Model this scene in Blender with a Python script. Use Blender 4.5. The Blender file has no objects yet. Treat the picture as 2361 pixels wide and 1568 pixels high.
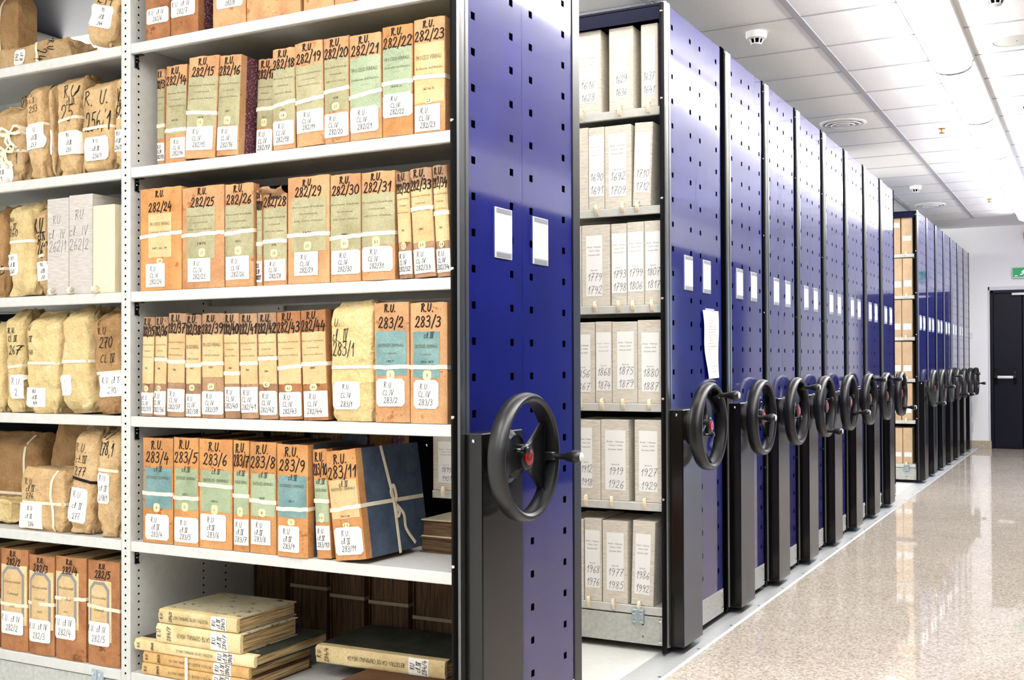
import bpy, math, random
from mathutils import Vector, Matrix, noise
from mathutils.bvhtree import BVHTree
R=math.radians
random.seed(7)
S=bpy.context.scene; COL=S.collection
# ------------------------------------------------------------------ camera (solved from the photograph, metres)
F,CX,CY=2557.56,1180.5,808.61
C=Vector((1.5458,-2.5768,1.1662))
def _cam():
    y,p,r=R(27.8503),R(.6232),R(-.2183)
    fw=Vector((-math.sin(y)*math.cos(p),math.cos(y)*math.cos(p),math.sin(p)))
    rt=Vector((math.cos(y),math.sin(y),0)); up=rt.cross(fw)
    return fw, rt*math.cos(r)+up*math.sin(r), up*math.cos(r)-rt*math.sin(r)
FW,RT,UP=_cam()
def ray(u,v): return FW+RT*((u-CX)/F)-UP*((v-CY)/F)
def onX(u,v,X): d=ray(u,v); return C+d*((X-C.x)/d.x)
def onY(u,v,Y): d=ray(u,v); return C+d*((Y-C.y)/d.y)
def onZ(u,v,Z): d=ray(u,v); return C+d*((Z-C.z)/d.z)
cd=bpy.data.cameras.new('camera'); co=bpy.data.objects.new('camera',cd); COL.objects.link(co)
cd.sensor_width=36; cd.lens=F/2361*36; cd.shift_y=(CY-784)/2361; cd.clip_start=.02; cd.clip_end=100
M=Matrix.Identity(4)
for i in range(3): M[i][0]=RT[i]; M[i][1]=UP[i]; M[i][2]=-FW[i]; M[i][3]=C[i]
co.matrix_world=M; S.camera=co
S.view_settings.view_transform='Standard'; S.view_settings.look='None'; S.view_settings.gamma=1
S.view_settings.use_curve_mapping=False; S.view_settings.exposure=.65
# ------------------------------------------------------------------ materials
def lin(c): return tuple((x/255/12.92 if x/255<=.04045 else ((x/255+.055)/1.055)**2.4) for x in c)+(1,)
MAT={}
class NT:
    def __init__(s,name):
        s.m=bpy.data.materials.new(name); s.m.use_nodes=True; s.t=s.m.node_tree; s.b=s.t.nodes['Principled BSDF']; MAT[name]=s.m
    def n(s,t,**k):
        x=s.t.nodes.new(t)
        for a,b in k.items():
            if a in x.inputs: x.inputs[a].default_value=b
            else: setattr(x,a,b)
        return x
    def l(s,a,b): s.t.links.new(a,b)
    def coord(s,scale=(1,1,1),kind='Object'):
        tc=s.n('ShaderNodeTexCoord'); mp=s.n('ShaderNodeMapping'); mp.inputs['Scale'].default_value=scale
        s.l(tc.outputs[kind],mp.inputs['Vector']); 
        if kind=='Object':
            oi=s.n('ShaderNodeObjectInfo'); ml=s.n('ShaderNodeMath',operation='MULTIPLY'); ml.inputs[1].default_value=37.0
            s.l(oi.outputs['Random'],ml.inputs[0]); s.l(ml.outputs[0],mp.inputs['Location'])
        return mp.outputs[0]
    def ramp(s,fac,stops):
        r=s.n('ShaderNodeValToRGB'); e=r.color_ramp.elements
        while len(e)<len(stops): e.new(.5)
        for el,(p,c) in zip(e,stops): el.position=p; el.color=lin(c) if len(c)==3 else c
        s.l(fac,r.inputs[0]); return r.outputs[0]
    def mix(s,fac,a,b,mode='MIX'):
        x=s.n('ShaderNodeMix',data_type='RGBA',blend_type=mode)
        for sock,v in ((x.inputs[0],fac),(x.inputs[6],a),(x.inputs[7],b)):
            if isinstance(v,(int,float)): sock.default_value=v
            elif isinstance(v,tuple): sock.default_value=v
            else: s.l(v,sock)
        return x.outputs[2]
    def bump(s,h,dist,strength=1):
        b=s.n('ShaderNodeBump'); b.inputs['Strength'].default_value=strength; b.inputs['Distance'].default_value=dist
        s.l(h,b.inputs['Height']); s.l(b.outputs[0],s.b.inputs['Normal'])
def plain(name,c,rough=.5,metal=0,spec=.5,coat=0,noise_amt=0,nscale=40):
    t=NT(name); b=t.b; b.inputs['Roughness'].default_value=rough; b.inputs['Metallic'].default_value=metal
    b.inputs['Specular IOR Level'].default_value=spec; b.inputs['Coat Weight'].default_value=coat; b.inputs['Coat Roughness'].default_value=.08
    if noise_amt:
        v=t.coord(); nz=t.n('ShaderNodeTexNoise',Scale=nscale,Detail=4.0); t.l(v,nz.inputs['Vector'])
        lo=tuple(max(0,int(x*(1-noise_amt))) for x in c); hi=tuple(min(255,int(x*(1+noise_amt))) for x in c)
        t.l(t.ramp(nz.outputs[0],[(.3,lo),(.7,hi)]),b.inputs['Base Color'])
    else: b.inputs['Base Color'].default_value=lin(c)
    return t.m
def fibre(name,cols,scale=(6,6,6),bump=.0006,rough=.75,spots=None,var=.12,fine=220,crease=0,grain=.55):
    """worn paper, cloth or leather: broad stains, fine grain, each object a little different"""
    t=NT(name); v=t.coord(scale); b=t.b
    n1=t.n('ShaderNodeTexNoise',Scale=2.2,Detail=6.0,Roughness=.62); t.l(v,n1.inputs['Vector'])
    c=t.ramp(n1.outputs[0],[(.28,cols[0]),(.5,cols[1]),(.74,cols[2])])
    n2=t.n('ShaderNodeTexNoise',Scale=float(fine)/6,Detail=3.0); t.l(v,n2.inputs['Vector'])
    g=t.ramp(n2.outputs[0],[(.3,(205,205,205)),(.7,(255,255,255))]); c=t.mix(grain,c,g,'MULTIPLY')
    if spots:
        n3=t.n('ShaderNodeTexNoise',Scale=spots[1],Detail=5.0,Roughness=.7); t.l(v,n3.inputs['Vector'])
        f=t.ramp(n3.outputs[0],[(spots[2],(0,0,0)),(spots[2]+.06,(255,255,255))]); c=t.mix(f,c,lin(spots[0]))
    oi=t.n('ShaderNodeObjectInfo'); mr=t.n('ShaderNodeMapRange'); mr.inputs[3].default_value=1-var; mr.inputs[4].default_value=1+var*.6
    t.l(oi.outputs['Random'],mr.inputs[0]); hv=t.n('ShaderNodeHueSaturation'); t.l(mr.outputs[0],hv.inputs['Value']); t.l(c,hv.inputs['Color'])
    t.l(hv.outputs[0],b.inputs['Base Color']); b.inputs['Roughness'].default_value=rough; b.inputs['Specular IOR Level'].default_value=.25
    if bump: 
        ad=t.n('ShaderNodeMath',operation='ADD'); t.l(n1.outputs[0],ad.inputs[0]); t.l(n2.outputs[0],ad.inputs[1]); h=ad.outputs[0]
        if crease:
            for sc in (2.2,5.5):
                nz=t.n('ShaderNodeTexNoise',Scale=sc*.8,Detail=3.); t.l(v,nz.inputs['Vector']); mx=t.mix(.28,v,nz.outputs['Color'])
                vo=t.n('ShaderNodeTexVoronoi',Scale=sc); vo.feature='F1'; t.l(mx,vo.inputs['Vector'])
                ml=t.n('ShaderNodeMath',operation='MULTIPLY_ADD'); ml.inputs[1].default_value=crease/sc; t.l(vo.outputs['Distance'],ml.inputs[0]); t.l(h,ml.inputs[2]); h=ml.outputs[0]
        t.bump(h,bump)
    return t.m
fibre('tan',[(184,130,88),(206,156,110),(218,172,126)],bump=.0008,spots=((160,104,64),4.,.60))
fibre('rust',[(142,92,58),(174,118,76),(192,138,94)],bump=.0008,spots=((122,74,44),4.,.60))
fibre('amber',[(182,124,72),(204,146,90),(216,162,106)],bump=.0008,spots=((160,96,48),4.,.60))
fibre('brownspine',[(146,108,80),(174,136,104),(192,156,122)],bump=.0006,spots=((128,88,58),4.,.60))
fibre('ochre',[(206,160,98),(226,184,122),(234,196,138)],bump=.0006)
fibre('olive',[(158,150,112),(176,170,132),(188,182,146)],var=.06,bump=.0003)
fibre('sage',[(146,160,128),(166,180,146),(180,192,160)],var=.06,bump=.0003)
fibre('teal',[(104,138,138),(122,156,154),(140,172,168)],var=.06,bump=.0003)
fibre('cream',[(206,170,118),(220,188,138),(230,200,152)],var=.06,bump=.0003)
fibre('buff',grain=.25,cols=[(234,204,150),(244,220,172),(248,228,186)],var=.04,bump=.0002)
fibre('whitepaper',[(246,239,224),(250,246,236),(252,249,242)],grain=.12,var=.03,bump=.0002)
fibre('vellum',[(214,184,126),(236,212,160),(244,224,178)],bump=.0005,spots=((168,120,66),6.,.66))
fibre('marble_purple',[(70,34,46),(98,52,66),(120,74,84)],spots=((196,160,160),26.,.55),bump=.0004)
fibre('boardblue',[(60,74,92),(78,92,112),(96,108,126)],bump=.0006,spots=((128,132,138),9.,.68))
fibre('boardgreen',[(40,42,34),(56,58,48),(72,72,62)],bump=.0006,spots=((176,160,124),5.,.66))
fibre('boardbrown',[(74,48,30),(98,66,44),(116,82,56)],bump=.0006)
fibre('boardworn',[(176,164,134),(196,184,152),(206,196,168)],bump=.0008,spots=((62,66,54),5.,.58))
fibre('kraft',[(186,150,102),(208,174,126),(220,190,144)],bump=.002,fine=160,crease=19.,var=.1)
fibre('kraftpale',[(208,180,124),(224,198,142),(232,208,158)],bump=.002,fine=160,crease=19.,var=.06)
fibre('kraftbrown',[(150,112,70),(178,138,92),(194,156,108)],bump=.002,fine=160,crease=19.,var=.1)
fibre('kraftbox',[(200,170,136),(210,182,148),(218,192,160)],bump=.0003,var=.05)
fibre('tape',[(236,220,188),(246,232,204),(250,240,216)],grain=.2,scale=(30,30,30),var=.05,bump=.0003)
plain('tapegrey',(150,136,112),.8)
def pages(name,a,b):
    t=NT(name); v=t.coord((1,1,1)); 
    w=t.n('ShaderNodeTexNoise',Scale=260.,Detail=2.0); mp=t.n('ShaderNodeMapping'); mp.inputs['Scale'].default_value=(1,.03,.03) if not name.endswith('flat') else (.03,.03,1)
    t.l(v,mp.inputs['Vector']); t.l(mp.outputs[0],w.inputs['Vector'])
    t.l(t.ramp(w.outputs[0],[(.32,a),(.62,b)]),t.b.inputs['Base Color']); t.b.inputs['Roughness'].default_value=.85; t.bump(w.outputs[0],.003); return t.m
pages('pages',(128,96,56),(214,186,134)); pages('pages_flat',(120,88,50),(222,196,146)); pages('pages_brown_shade',(54,36,22),(104,76,48))  # last one: brown page edges with the shelf-back shade painted in
def linen(name,a,b,sc):
    t=NT(name); v=t.coord(sc); n1=t.n('ShaderNodeTexNoise',Scale=1.,Detail=4.0,Roughness=.7); t.l(v,n1.inputs['Vector'])
    t.l(t.ramp(n1.outputs[0],[(.3,a),(.66,b)]),t.b.inputs['Base Color']); t.b.inputs['Roughness'].default_value=.8; t.b.inputs['Specular IOR Level'].default_value=.2; t.bump(n1.outputs[0],.0003)
linen('linen',(198,190,176),(232,226,214),(28,28,240)); linen('linengrey',(178,170,164),(206,199,192),(28,28,260)); linen('ash',(214,196,158),(240,228,196),(300,300,14))
plain('ink',(26,20,16),.6,spec=.2); plain('pen',(52,46,44),.7,spec=.1); plain('print',(96,88,68),.8,spec=.1); plain('printpale',(168,164,160),.8,spec=.1); plain('frameprint',(140,138,140),.8,spec=.1)
plain('steel',(206,206,201),.38,spec=.5,noise_amt=.02); plain('backshade',(20,21,25),.6,spec=.1); plain('clip',(24,28,28),.35,metal=.6)
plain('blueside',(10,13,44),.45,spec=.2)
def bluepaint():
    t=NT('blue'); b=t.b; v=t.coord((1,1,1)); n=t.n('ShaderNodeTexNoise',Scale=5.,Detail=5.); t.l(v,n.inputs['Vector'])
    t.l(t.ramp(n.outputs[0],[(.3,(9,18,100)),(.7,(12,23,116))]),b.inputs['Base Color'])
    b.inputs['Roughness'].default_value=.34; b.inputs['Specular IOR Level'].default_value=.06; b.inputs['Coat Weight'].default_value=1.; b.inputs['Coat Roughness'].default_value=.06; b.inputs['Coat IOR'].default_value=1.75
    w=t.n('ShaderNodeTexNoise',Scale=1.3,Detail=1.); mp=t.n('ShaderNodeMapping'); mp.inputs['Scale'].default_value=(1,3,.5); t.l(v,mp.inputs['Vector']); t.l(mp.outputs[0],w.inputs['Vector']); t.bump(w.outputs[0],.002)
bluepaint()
plain('black',(8,8,9),.4,spec=.15); plain('blackcover',(15,14,13),.2,spec=.5,coat=0,noise_amt=.05,nscale=300); plain('rubber',(7,7,7),.6,spec=.12)
plain('alu',(128,130,132),.3,metal=.9); plain('darkalu',(58,58,60),.3,metal=.8)
plain('plastic',(20,21,23),.36,noise_amt=.1,nscale=400); plain('red',(190,20,26),.3); plain('chrome',(225,225,225),.15,metal=1)
plain('galv',(192,194,188),.45,metal=.25,noise_amt=.06,nscale=70); plain('zinc',(170,186,196),.35,metal=.5)
plain('clear',(206,212,222),.15,coat=.5); plain('card',(248,248,246),.7); plain('foil',(150,152,158),.3,metal=.3)
plain('white',(238,238,236),.5); plain('wallpaint',(250,250,251),.85,noise_amt=.004); plain('casing',(222,220,228),.5); plain('stone',(178,166,144),.5,noise_amt=.15,nscale=60)
plain('doorblue',(9,10,26),.45,spec=.2); plain('barwhite',(240,242,244),.4); plain('green',(22,150,92),.4); plain('brass',(150,120,76),.35,metal=.7); plain('speaker',(206,206,200),.6)
plain('socket',(226,228,236),.4); plain('orange',(190,110,70),.5); plain('platform',(228,230,226),.35,noise_amt=.015); plain('oppside',(4,5,30),.7,spec=.05)
plain('runner',(176,178,182),.6,spec=.1); plain('hole',(6,6,8),.8,spec=0)  # hole: flat black standing in for the shade inside holes and gaps
def tile():
    t=NT('tile'); v=t.coord((1,1,1),'Generated'); n=t.n('ShaderNodeTexNoise',Scale=900.,Detail=2.); g=t.n('ShaderNodeNewGeometry'); t.l(g.outputs['Position'],n.inputs['Vector']); n.inputs['Scale'].default_value=160
    t.l(t.ramp(n.outputs[0],[(.3,(240,239,236)),(.7,(250,249,246))]),t.b.inputs['Base Color']); t.b.inputs['Roughness'].default_value=.9; t.b.inputs['Specular IOR Level'].default_value=.1; t.bump(n.outputs[0],.0008)
tile()
def granite():
    t=NT('granite'); g=t.n('ShaderNodeNewGeometry'); b=t.b
    v1=t.n('ShaderNodeTexVoronoi',Scale=125.); v1.feature='F1'; t.l(g.outputs['Position'],v1.inputs['Vector'])
    c=t.ramp(v1.outputs['Color'],[(.0,(122,114,108)),(.28,(172,154,139)),(.42,(204,195,182)),(.6,(232,227,216)),(.8,(190,188,182)),(1.,(130,132,132))])
    n=t.n('ShaderNodeTexNoise',Scale=60.,Detail=6.,Roughness=.75); t.l(g.outputs['Position'],n.inputs['Vector'])
    c2=t.ramp(n.outputs[0],[(.34,(152,134,121)),(.46,(202,190,177)),(.58,(220,214,205)),(.7,(172,170,167))])
    c=t.mix(.38,c,c2); n2=t.n('ShaderNodeTexNoise',Scale=2.,Detail=3.); t.l(g.outputs['Position'],n2.inputs['Vector'])
    c=t.mix(.35,c,t.ramp(n2.outputs[0],[(.3,(214,206,198)),(.7,(255,250,244))]),'MULTIPLY')
    t.l(c,b.inputs['Base Color']); b.inputs['Roughness'].default_value=.16; b.inputs['Specular IOR Level'].default_value=.5
    r=t.ramp(n.outputs[0],[(.3,(30,30,30)),(.7,(66,66,66))]); t.l(r,b.inputs['Roughness'])
granite()
def emit(name,c,s):
    t=NT(name); t.b.inputs['Base Color'].default_value=tuple(x*.3 for x in lin(c)[:3])+(1,); t.b.inputs['Emission Color'].default_value=lin(c); t.b.inputs['Emission Strength'].default_value=s
emit('lamp',(255,251,246),28.0); emit('lampfront',(252,251,250),24.); emit('aislefill',(255,250,243),8.); emit('sidefill',(255,252,248),4.6); emit('exitgreen',(14,150,90),.5); emit('exitwhite',(240,255,248),.7); emit('daylight',(196,214,255),2.6); emit('rearfill',(250,250,255),.3)  # the rear, side and aisle glows belong to added, unseen fill sources
t=NT('brushed'); v=t.coord((3,220,3)); n=t.n('ShaderNodeTexNoise',Scale=1.,Detail=4.); t.l(v,n.inputs['Vector'])
t.l(t.ramp(n.outputs[0],[(.3,(206,211,214)),(.7,(236,239,240))]),t.b.inputs['Base Color']); t.b.inputs['Metallic'].default_value=.5; t.b.inputs['Roughness'].default_value=.33
# ------------------------------------------------------------------ mesh builder
class MB:
    def __init__(s): s.v=[]; s.f=[]; s.m=[]; s.mats=[]
    def mi(s,m):
        if m not in s.mats: s.mats.append(m)
        return s.mats.index(m)
    def poly(s,pts,m):
        b=len(s.v); s.v.extend(tuple(p) for p in pts); s.f.append(tuple(range(b,b+len(pts)))); s.m.append(s.mi(m))
    def mesh(s,vs,fs,m):
        b=len(s.v); s.v.extend(tuple(p) for p in vs); k=s.mi(m)
        for i,f in enumerate(fs): s.f.append(tuple(b+j for j in f)); s.m.append(k)
    def box(s,x0,x1,y0,y1,z0,z1,m,c=0):
        if c:
            # chamfered box: rounded section along the longest edges
            rect=[(x0+c,y0),(x1-c,y0),(x1,y0+c),(x1,y1-c),(x1-c,y1),(x0+c,y1),(x0,y1-c),(x0,y0+c)]
            vs=[(x,y,z0+c) for x,y in rect]+[(x,y,z1-c) for x,y in rect]
            ins=[(x0+c,y0+c),(x1-c,y0+c),(x1-c,y1-c),(x0+c,y1-c)]
            vs+=[(x,y,z0) for x,y in ins]+[(x,y,z1) for x,y in ins]
            fs=[(i,(i+1)%8,8+(i+1)%8,8+i) for i in range(8)]
            for k,(o,r) in enumerate(((16,0),(20,8))):
                q=[(o,o+1,r+1,r),(o+1,o+2,r+3,r+2),(o+2,o+3,r+5,r+4),(o+3,o,r+7,r+6)]+[(o+1,r+2,r+1),(o+2,r+4,r+3),(o+3,r+6,r+5),(o,r,r+7)]+[(o,o+1,o+2,o+3)]
                fs+=[tuple(x) if k else tuple(reversed(x)) for x in [tuple(reversed(y)) for y in q[:8]]+[q[8]]]
            s.mesh(vs,fs,m); return
        vs=[(x,y,z) for z in (z0,z1) for x,y in ((x0,y0),(x1,y0),(x1,y1),(x0,y1))]
        s.mesh(vs,[(3,2,1,0),(4,5,6,7),(0,1,5,4),(1,2,6,5),(2,3,7,6),(3,0,4,7)],m)
    def prism(s,prof,axis,a0,a1,m):
        """profile of 2D points extruded along an axis ('x': (y,z), 'y': (x,z), 'z': (x,y))"""
        n=len(prof); mk={'x':lambda p,a:(a,p[0],p[1]),'y':lambda p,a:(p[0],a,p[1]),'z':lambda p,a:(p[0],p[1],a)}[axis]
        vs=[mk(p,a0) for p in prof]+[mk(p,a1) for p in prof]
        s.mesh(vs,[(i,(i+1)%n,n+(i+1)%n,n+i) for i in range(n)]+[tuple(reversed(range(n))),tuple(range(n,2*n))],m)
    def lathe(s,prof,o,m,n=24,axis='z',cap=True):
        vs=[]
        for r,h in prof:
            for k in range(n):
                a=2*math.pi*k/n; p=(r*math.cos(a),r*math.sin(a),h)
                if axis=='x': p=(p[2],p[0],p[1])
                elif axis=='y': p=(p[0],p[2],p[1])
                vs.append((p[0]+o[0],p[1]+o[1],p[2]+o[2]))
        fs=[(j*n+k,j*n+(k+1)%n,(j+1)*n+(k+1)%n,(j+1)*n+k) for j in range(len(prof)-1) for k in range(n)]
        if cap: fs+=[tuple(reversed(range(n))),tuple(range((len(prof)-1)*n,len(prof)*n))]
        s.mesh(vs,fs,m)
    def build(s,name,parent=None,smooth=None,loc=None):
        me=bpy.data.meshes.new(name); me.from_pydata(s.v,[],s.f); me.update()
        for m in s.mats: me.materials.append(MAT[m])
        me.polygons.foreach_set('material_index',s.m)
        if smooth is not None:
            me.polygons.foreach_set('use_smooth',[True]*len(s.f)); me.set_sharp_from_angle(angle=R(smooth))
        o=bpy.data.objects.new(name,me); COL.objects.link(o)
        if parent: o.parent=parent
        if loc: o.location=loc
        return o
def empty(name,label,cat,loc=(0,0,0),rot=(0,0,0),group=None):
    o=bpy.data.objects.new(name,None); COL.objects.link(o); o.location=loc; o.rotation_euler=rot; o.empty_display_size=.05
    return tag(o,label,cat,group)
def tag(o,label,cat,group=None):
    o['label']=label; o['category']=cat
    if group: o['group']=group
    return o
def struct(o): o['kind']='structure'; return o
def copy_tree(o,parent=None):
    c=o.copy(); COL.objects.link(c); c.parent=parent
    for ch in list(o.children): copy_tree(ch,c)
    return c
# ------------------------------------------------------------------ handwriting and print
G={'0':(.5,[[(.28,1),(.06,.7),(.05,.3),(.24,0),(.46,.28),(.46,.72),(.28,1)]]),
'1':(.34,[[(.04,.62),(.16,.78),(.27,1)],[(.27,1),(.26,0)]]),
'2':(.5,[[(.06,.74),(.12,.95),(.32,1),(.42,.78),(.28,.42),(.03,.04)],[(.03,.04),(.2,.1),(.36,.0),(.5,.06)]]),
'3':(.48,[[(.06,.9),(.24,1),(.4,.82),(.3,.6),(.16,.54)],[(.16,.54),(.4,.46),(.42,.14),(.2,0),(.02,.1)]]),
'4':(.52,[[(.22,1),(.04,.36)],[(.04,.36),(.5,.42)],[(.4,.66),(.37,-.08)]]),
'5':(.48,[[(.46,1),(.14,.96)],[(.14,.96),(.1,.58)],[(.1,.58),(.34,.6),(.42,.3),(.24,.02),(.02,.06)]]),
'6':(.48,[[(.38,.98),(.14,.66),(.05,.26),(.22,0),(.42,.2),(.34,.46),(.1,.34)]]),
'7':(.48,[[(.03,.94),(.24,.98),(.46,.98)],[(.46,.98),(.26,.5),(.18,-.04)],[(.12,.5),(.4,.52)]]),
'8':(.48,[[(.4,.84),(.22,1),(.08,.8),(.24,.54),(.44,.26),(.24,0),(.06,.2),(.22,.5),(.4,.72),(.4,.84)]]),
'9':(.48,[[(.42,.76),(.26,1),(.06,.82),(.12,.56),(.34,.58),(.42,.76)],[(.42,.8),(.4,.4),(.22,0)]]),
'/':(.34,[[(.34,1.12),(.02,-.14)]]),'|':(.24,[[(.14,1.1),(.12,-.15)]]),
'.':(.2,[[(.06,.0),(.1,.05)]]),' ':(.36,[]),'-':(.4,[[(.04,.42),(.34,.44)]]),
'R':(.56,[[(.1,0),(.12,.5),(.1,.98)],[(.02,.9),(.3,1),(.44,.78),(.14,.5)],[(.18,.5),(.34,.3),(.52,0)]]),
'U':(.58,[[(.06,1),(.06,.3),(.22,.02),(.42,.2),(.5,1)]]),
'C':(.5,[[(.46,.86),(.28,.98),(.06,.6),(.12,.1),(.46,.12)]]),
'L':(.44,[[(.1,1),(.08,.04)],[(.08,.04),(.42,.08)]]),
'I':(.2,[[(.1,1),(.09,0)]]),'V':(.5,[[(.03,1),(.2,0)],[(.2,0),(.48,1.05)]]),
'N':(.74,[[(.1,.92),(.1,0)],[(.3,.92),(.44,.02)],[(.44,.02),(.62,.96)],[(0,.95),(.7,1.)],[(.02,-.04),(.66,.02)]]),   # underlined IV
'c':(.42,[[(.36,.5),(.2,.58),(.04,.3),(.14,.02),(.38,.12)]]),'l':(.28,[[(.02,.1),(.2,.6),(.22,.98),(.1,.9),(.1,.2),(.26,.06)]]),
'd':(.44,[[(.3,.5),(.12,.5),(.06,.1),(.24,.06),(.34,.5)],[(.38,1.02),(.32,.3),(.42,.04)]])}
def smooth_line(p,k=4):
    if len(p)<3: return p
    o=[]
    for i in range(len(p)-1):
        a=p[max(i-1,0)]; b=p[i]; c=p[i+1]; d=p[min(i+2,len(p)-1)]
        for j in range(k):
            t=j/k; t2=t*t; t3=t2*t
            o.append(tuple(.5*((2*b[q])+(c[q]-a[q])*t+(2*a[q]-5*b[q]+4*c[q]-d[q])*t2+(3*b[q]-a[q]-3*c[q]+d[q])*t3) for q in (0,1)))
    o.append(p[-1]); return o
def ribbon(pts,t):
    """2D polyline to quads of thickness t, ends a little extended"""
    n=len(pts); q=[]
    L=[]
    for i in range(n):
        a=pts[max(i-1,0)]; b=pts[min(i+1,n-1)]; dx,dy=b[0]-a[0],b[1]-a[1]; l=math.hypot(dx,dy) or 1; L.append((dx/l,dy/l))
    P=list(pts); P[0]=(P[0][0]-L[0][0]*t*.4,P[0][1]-L[0][1]*t*.4); P[-1]=(P[-1][0]+L[-1][0]*t*.4,P[-1][1]+L[-1][1]*t*.4)
    a=[(p[0]-d[1]*t/2,p[1]+d[0]*t/2) for p,d in zip(P,L)]; b=[(p[0]+d[1]*t/2,p[1]-d[0]*t/2) for p,d in zip(P,L)]
    return a,b
def write(mb,text,cx,cz,h,t,mp,m='ink',off=.0012,wmax=None,slant=.12,rot=0,align=0,rnd=None):
    """handwritten text centred on (cx,cz) of a surface; mp(x,z,off) gives the 3D point"""
    rnd=rnd or random; w=0; st=[]
    for ch in text:
        if ch not in G: continue
        gw,ls=G[ch]; sc=1+rnd.uniform(-.07,.07); dy=rnd.uniform(-.04,.04)
        for l in ls: st.append([(w+x*sc+slant*y,y*sc+dy) for x,y in l])
        w+=gw*sc+.13+rnd.uniform(-.02,.03)
    w-=.13; k=h
    kx=h if not wmax or w*h<=wmax else wmax/w
    cr,sr=math.cos(rot),math.sin(rot); ox=-w/2 if align==0 else 0
    for l in st:
        a,b=ribbon(smooth_line([((x+ox)*kx,(y-.5)*k) for x,y in l]),t)
        q=lambda p: mp(cx+p[0]*cr-p[1]*sr,cz+p[0]*sr+p[1]*cr,off)
        n=len(a); mb.mesh([q(p) for p in a]+[q(p) for p in b],[(i,n+i,n+i+1,i+1) for i in range(n-1)],m)
_T={}
def glyphs(s):
    if s not in _T:
        c=bpy.data.curves.new('lettering','FONT'); c.body=s; c.size=1; c.resolution_u=1; o=bpy.data.objects.new('lettering',c); COL.objects.link(o)
        me=o.evaluated_get(bpy.context.evaluated_depsgraph_get()).to_mesh()
        vs=[(v.co.x,v.co.y) for v in me.vertices]; fs=[tuple(p.vertices) for p in me.polygons]
        bpy.data.objects.remove(o); bpy.data.curves.remove(c)
        x0=min(v[0] for v in vs); x1=max(v[0] for v in vs)
        _T[s]=([((v[0]-x0)/(x1-x0)-.5,v[1]/.7-.5) for v in vs],fs)
    return _T[s]
def printed(mb,s,cx,cz,w,h,mp,m='print',off=.0012,rot=0,shear=0):
    vs,fs=glyphs(s); cr,sr=math.cos(rot),math.sin(rot)
    P=[((x+shear*y*h/w)*w,y*h) for x,y in vs]
    mb.mesh([mp(cx+x*cr-y*sr,cz+x*sr+y*cr,off) for x,y in P],fs,m)
def patch(mb,x0,x1,z0,z1,mp,m,off=.0006,cut=0,nx=8,nz=1,wob=0,rnd=None,th=.0005):
    """a glued paper label that follows the surface; cut = size of the clipped corners"""
    rnd=rnd or random; xs=sorted(set([x0+(x1-x0)*i/nx for i in range(nx+1)]+([x0+cut,x1-cut] if cut else [])))
    top=[];bot=[]
    for x in xs:
        e=max(0,cut-min(x-x0,x1-x)) if cut else 0
        top.append(z1-e+rnd.uniform(-wob,wob)); bot.append(z0+e+rnd.uniform(-wob,wob))
    rows=[[(x,b+(t_-b)*k/nz) for x,t_,b in zip(xs,top,bot)] for k in range(nz+1)]; n=len(xs)
    vs=[mp(x,z,off) for r in rows for x,z in r]; fs=[(j*n+i,j*n+i+1,(j+1)*n+i+1,(j+1)*n+i) for j in range(nz) for i in range(n-1)]
    mb.mesh(vs,fs,m)
    ring=[(x,z) for x,z in rows[0]]+[r[-1] for r in rows[1:-1]]+list(reversed(rows[-1]))+[r[0] for r in reversed(rows[1:-1])]
    k=len(ring); mb.mesh([mp(x,z,off) for x,z in ring]+[mp(x,z,off-th) for x,z in ring],[(i,k+i,k+(i+1)%k,(i+1)%k) for i in range(k)],m)
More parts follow.
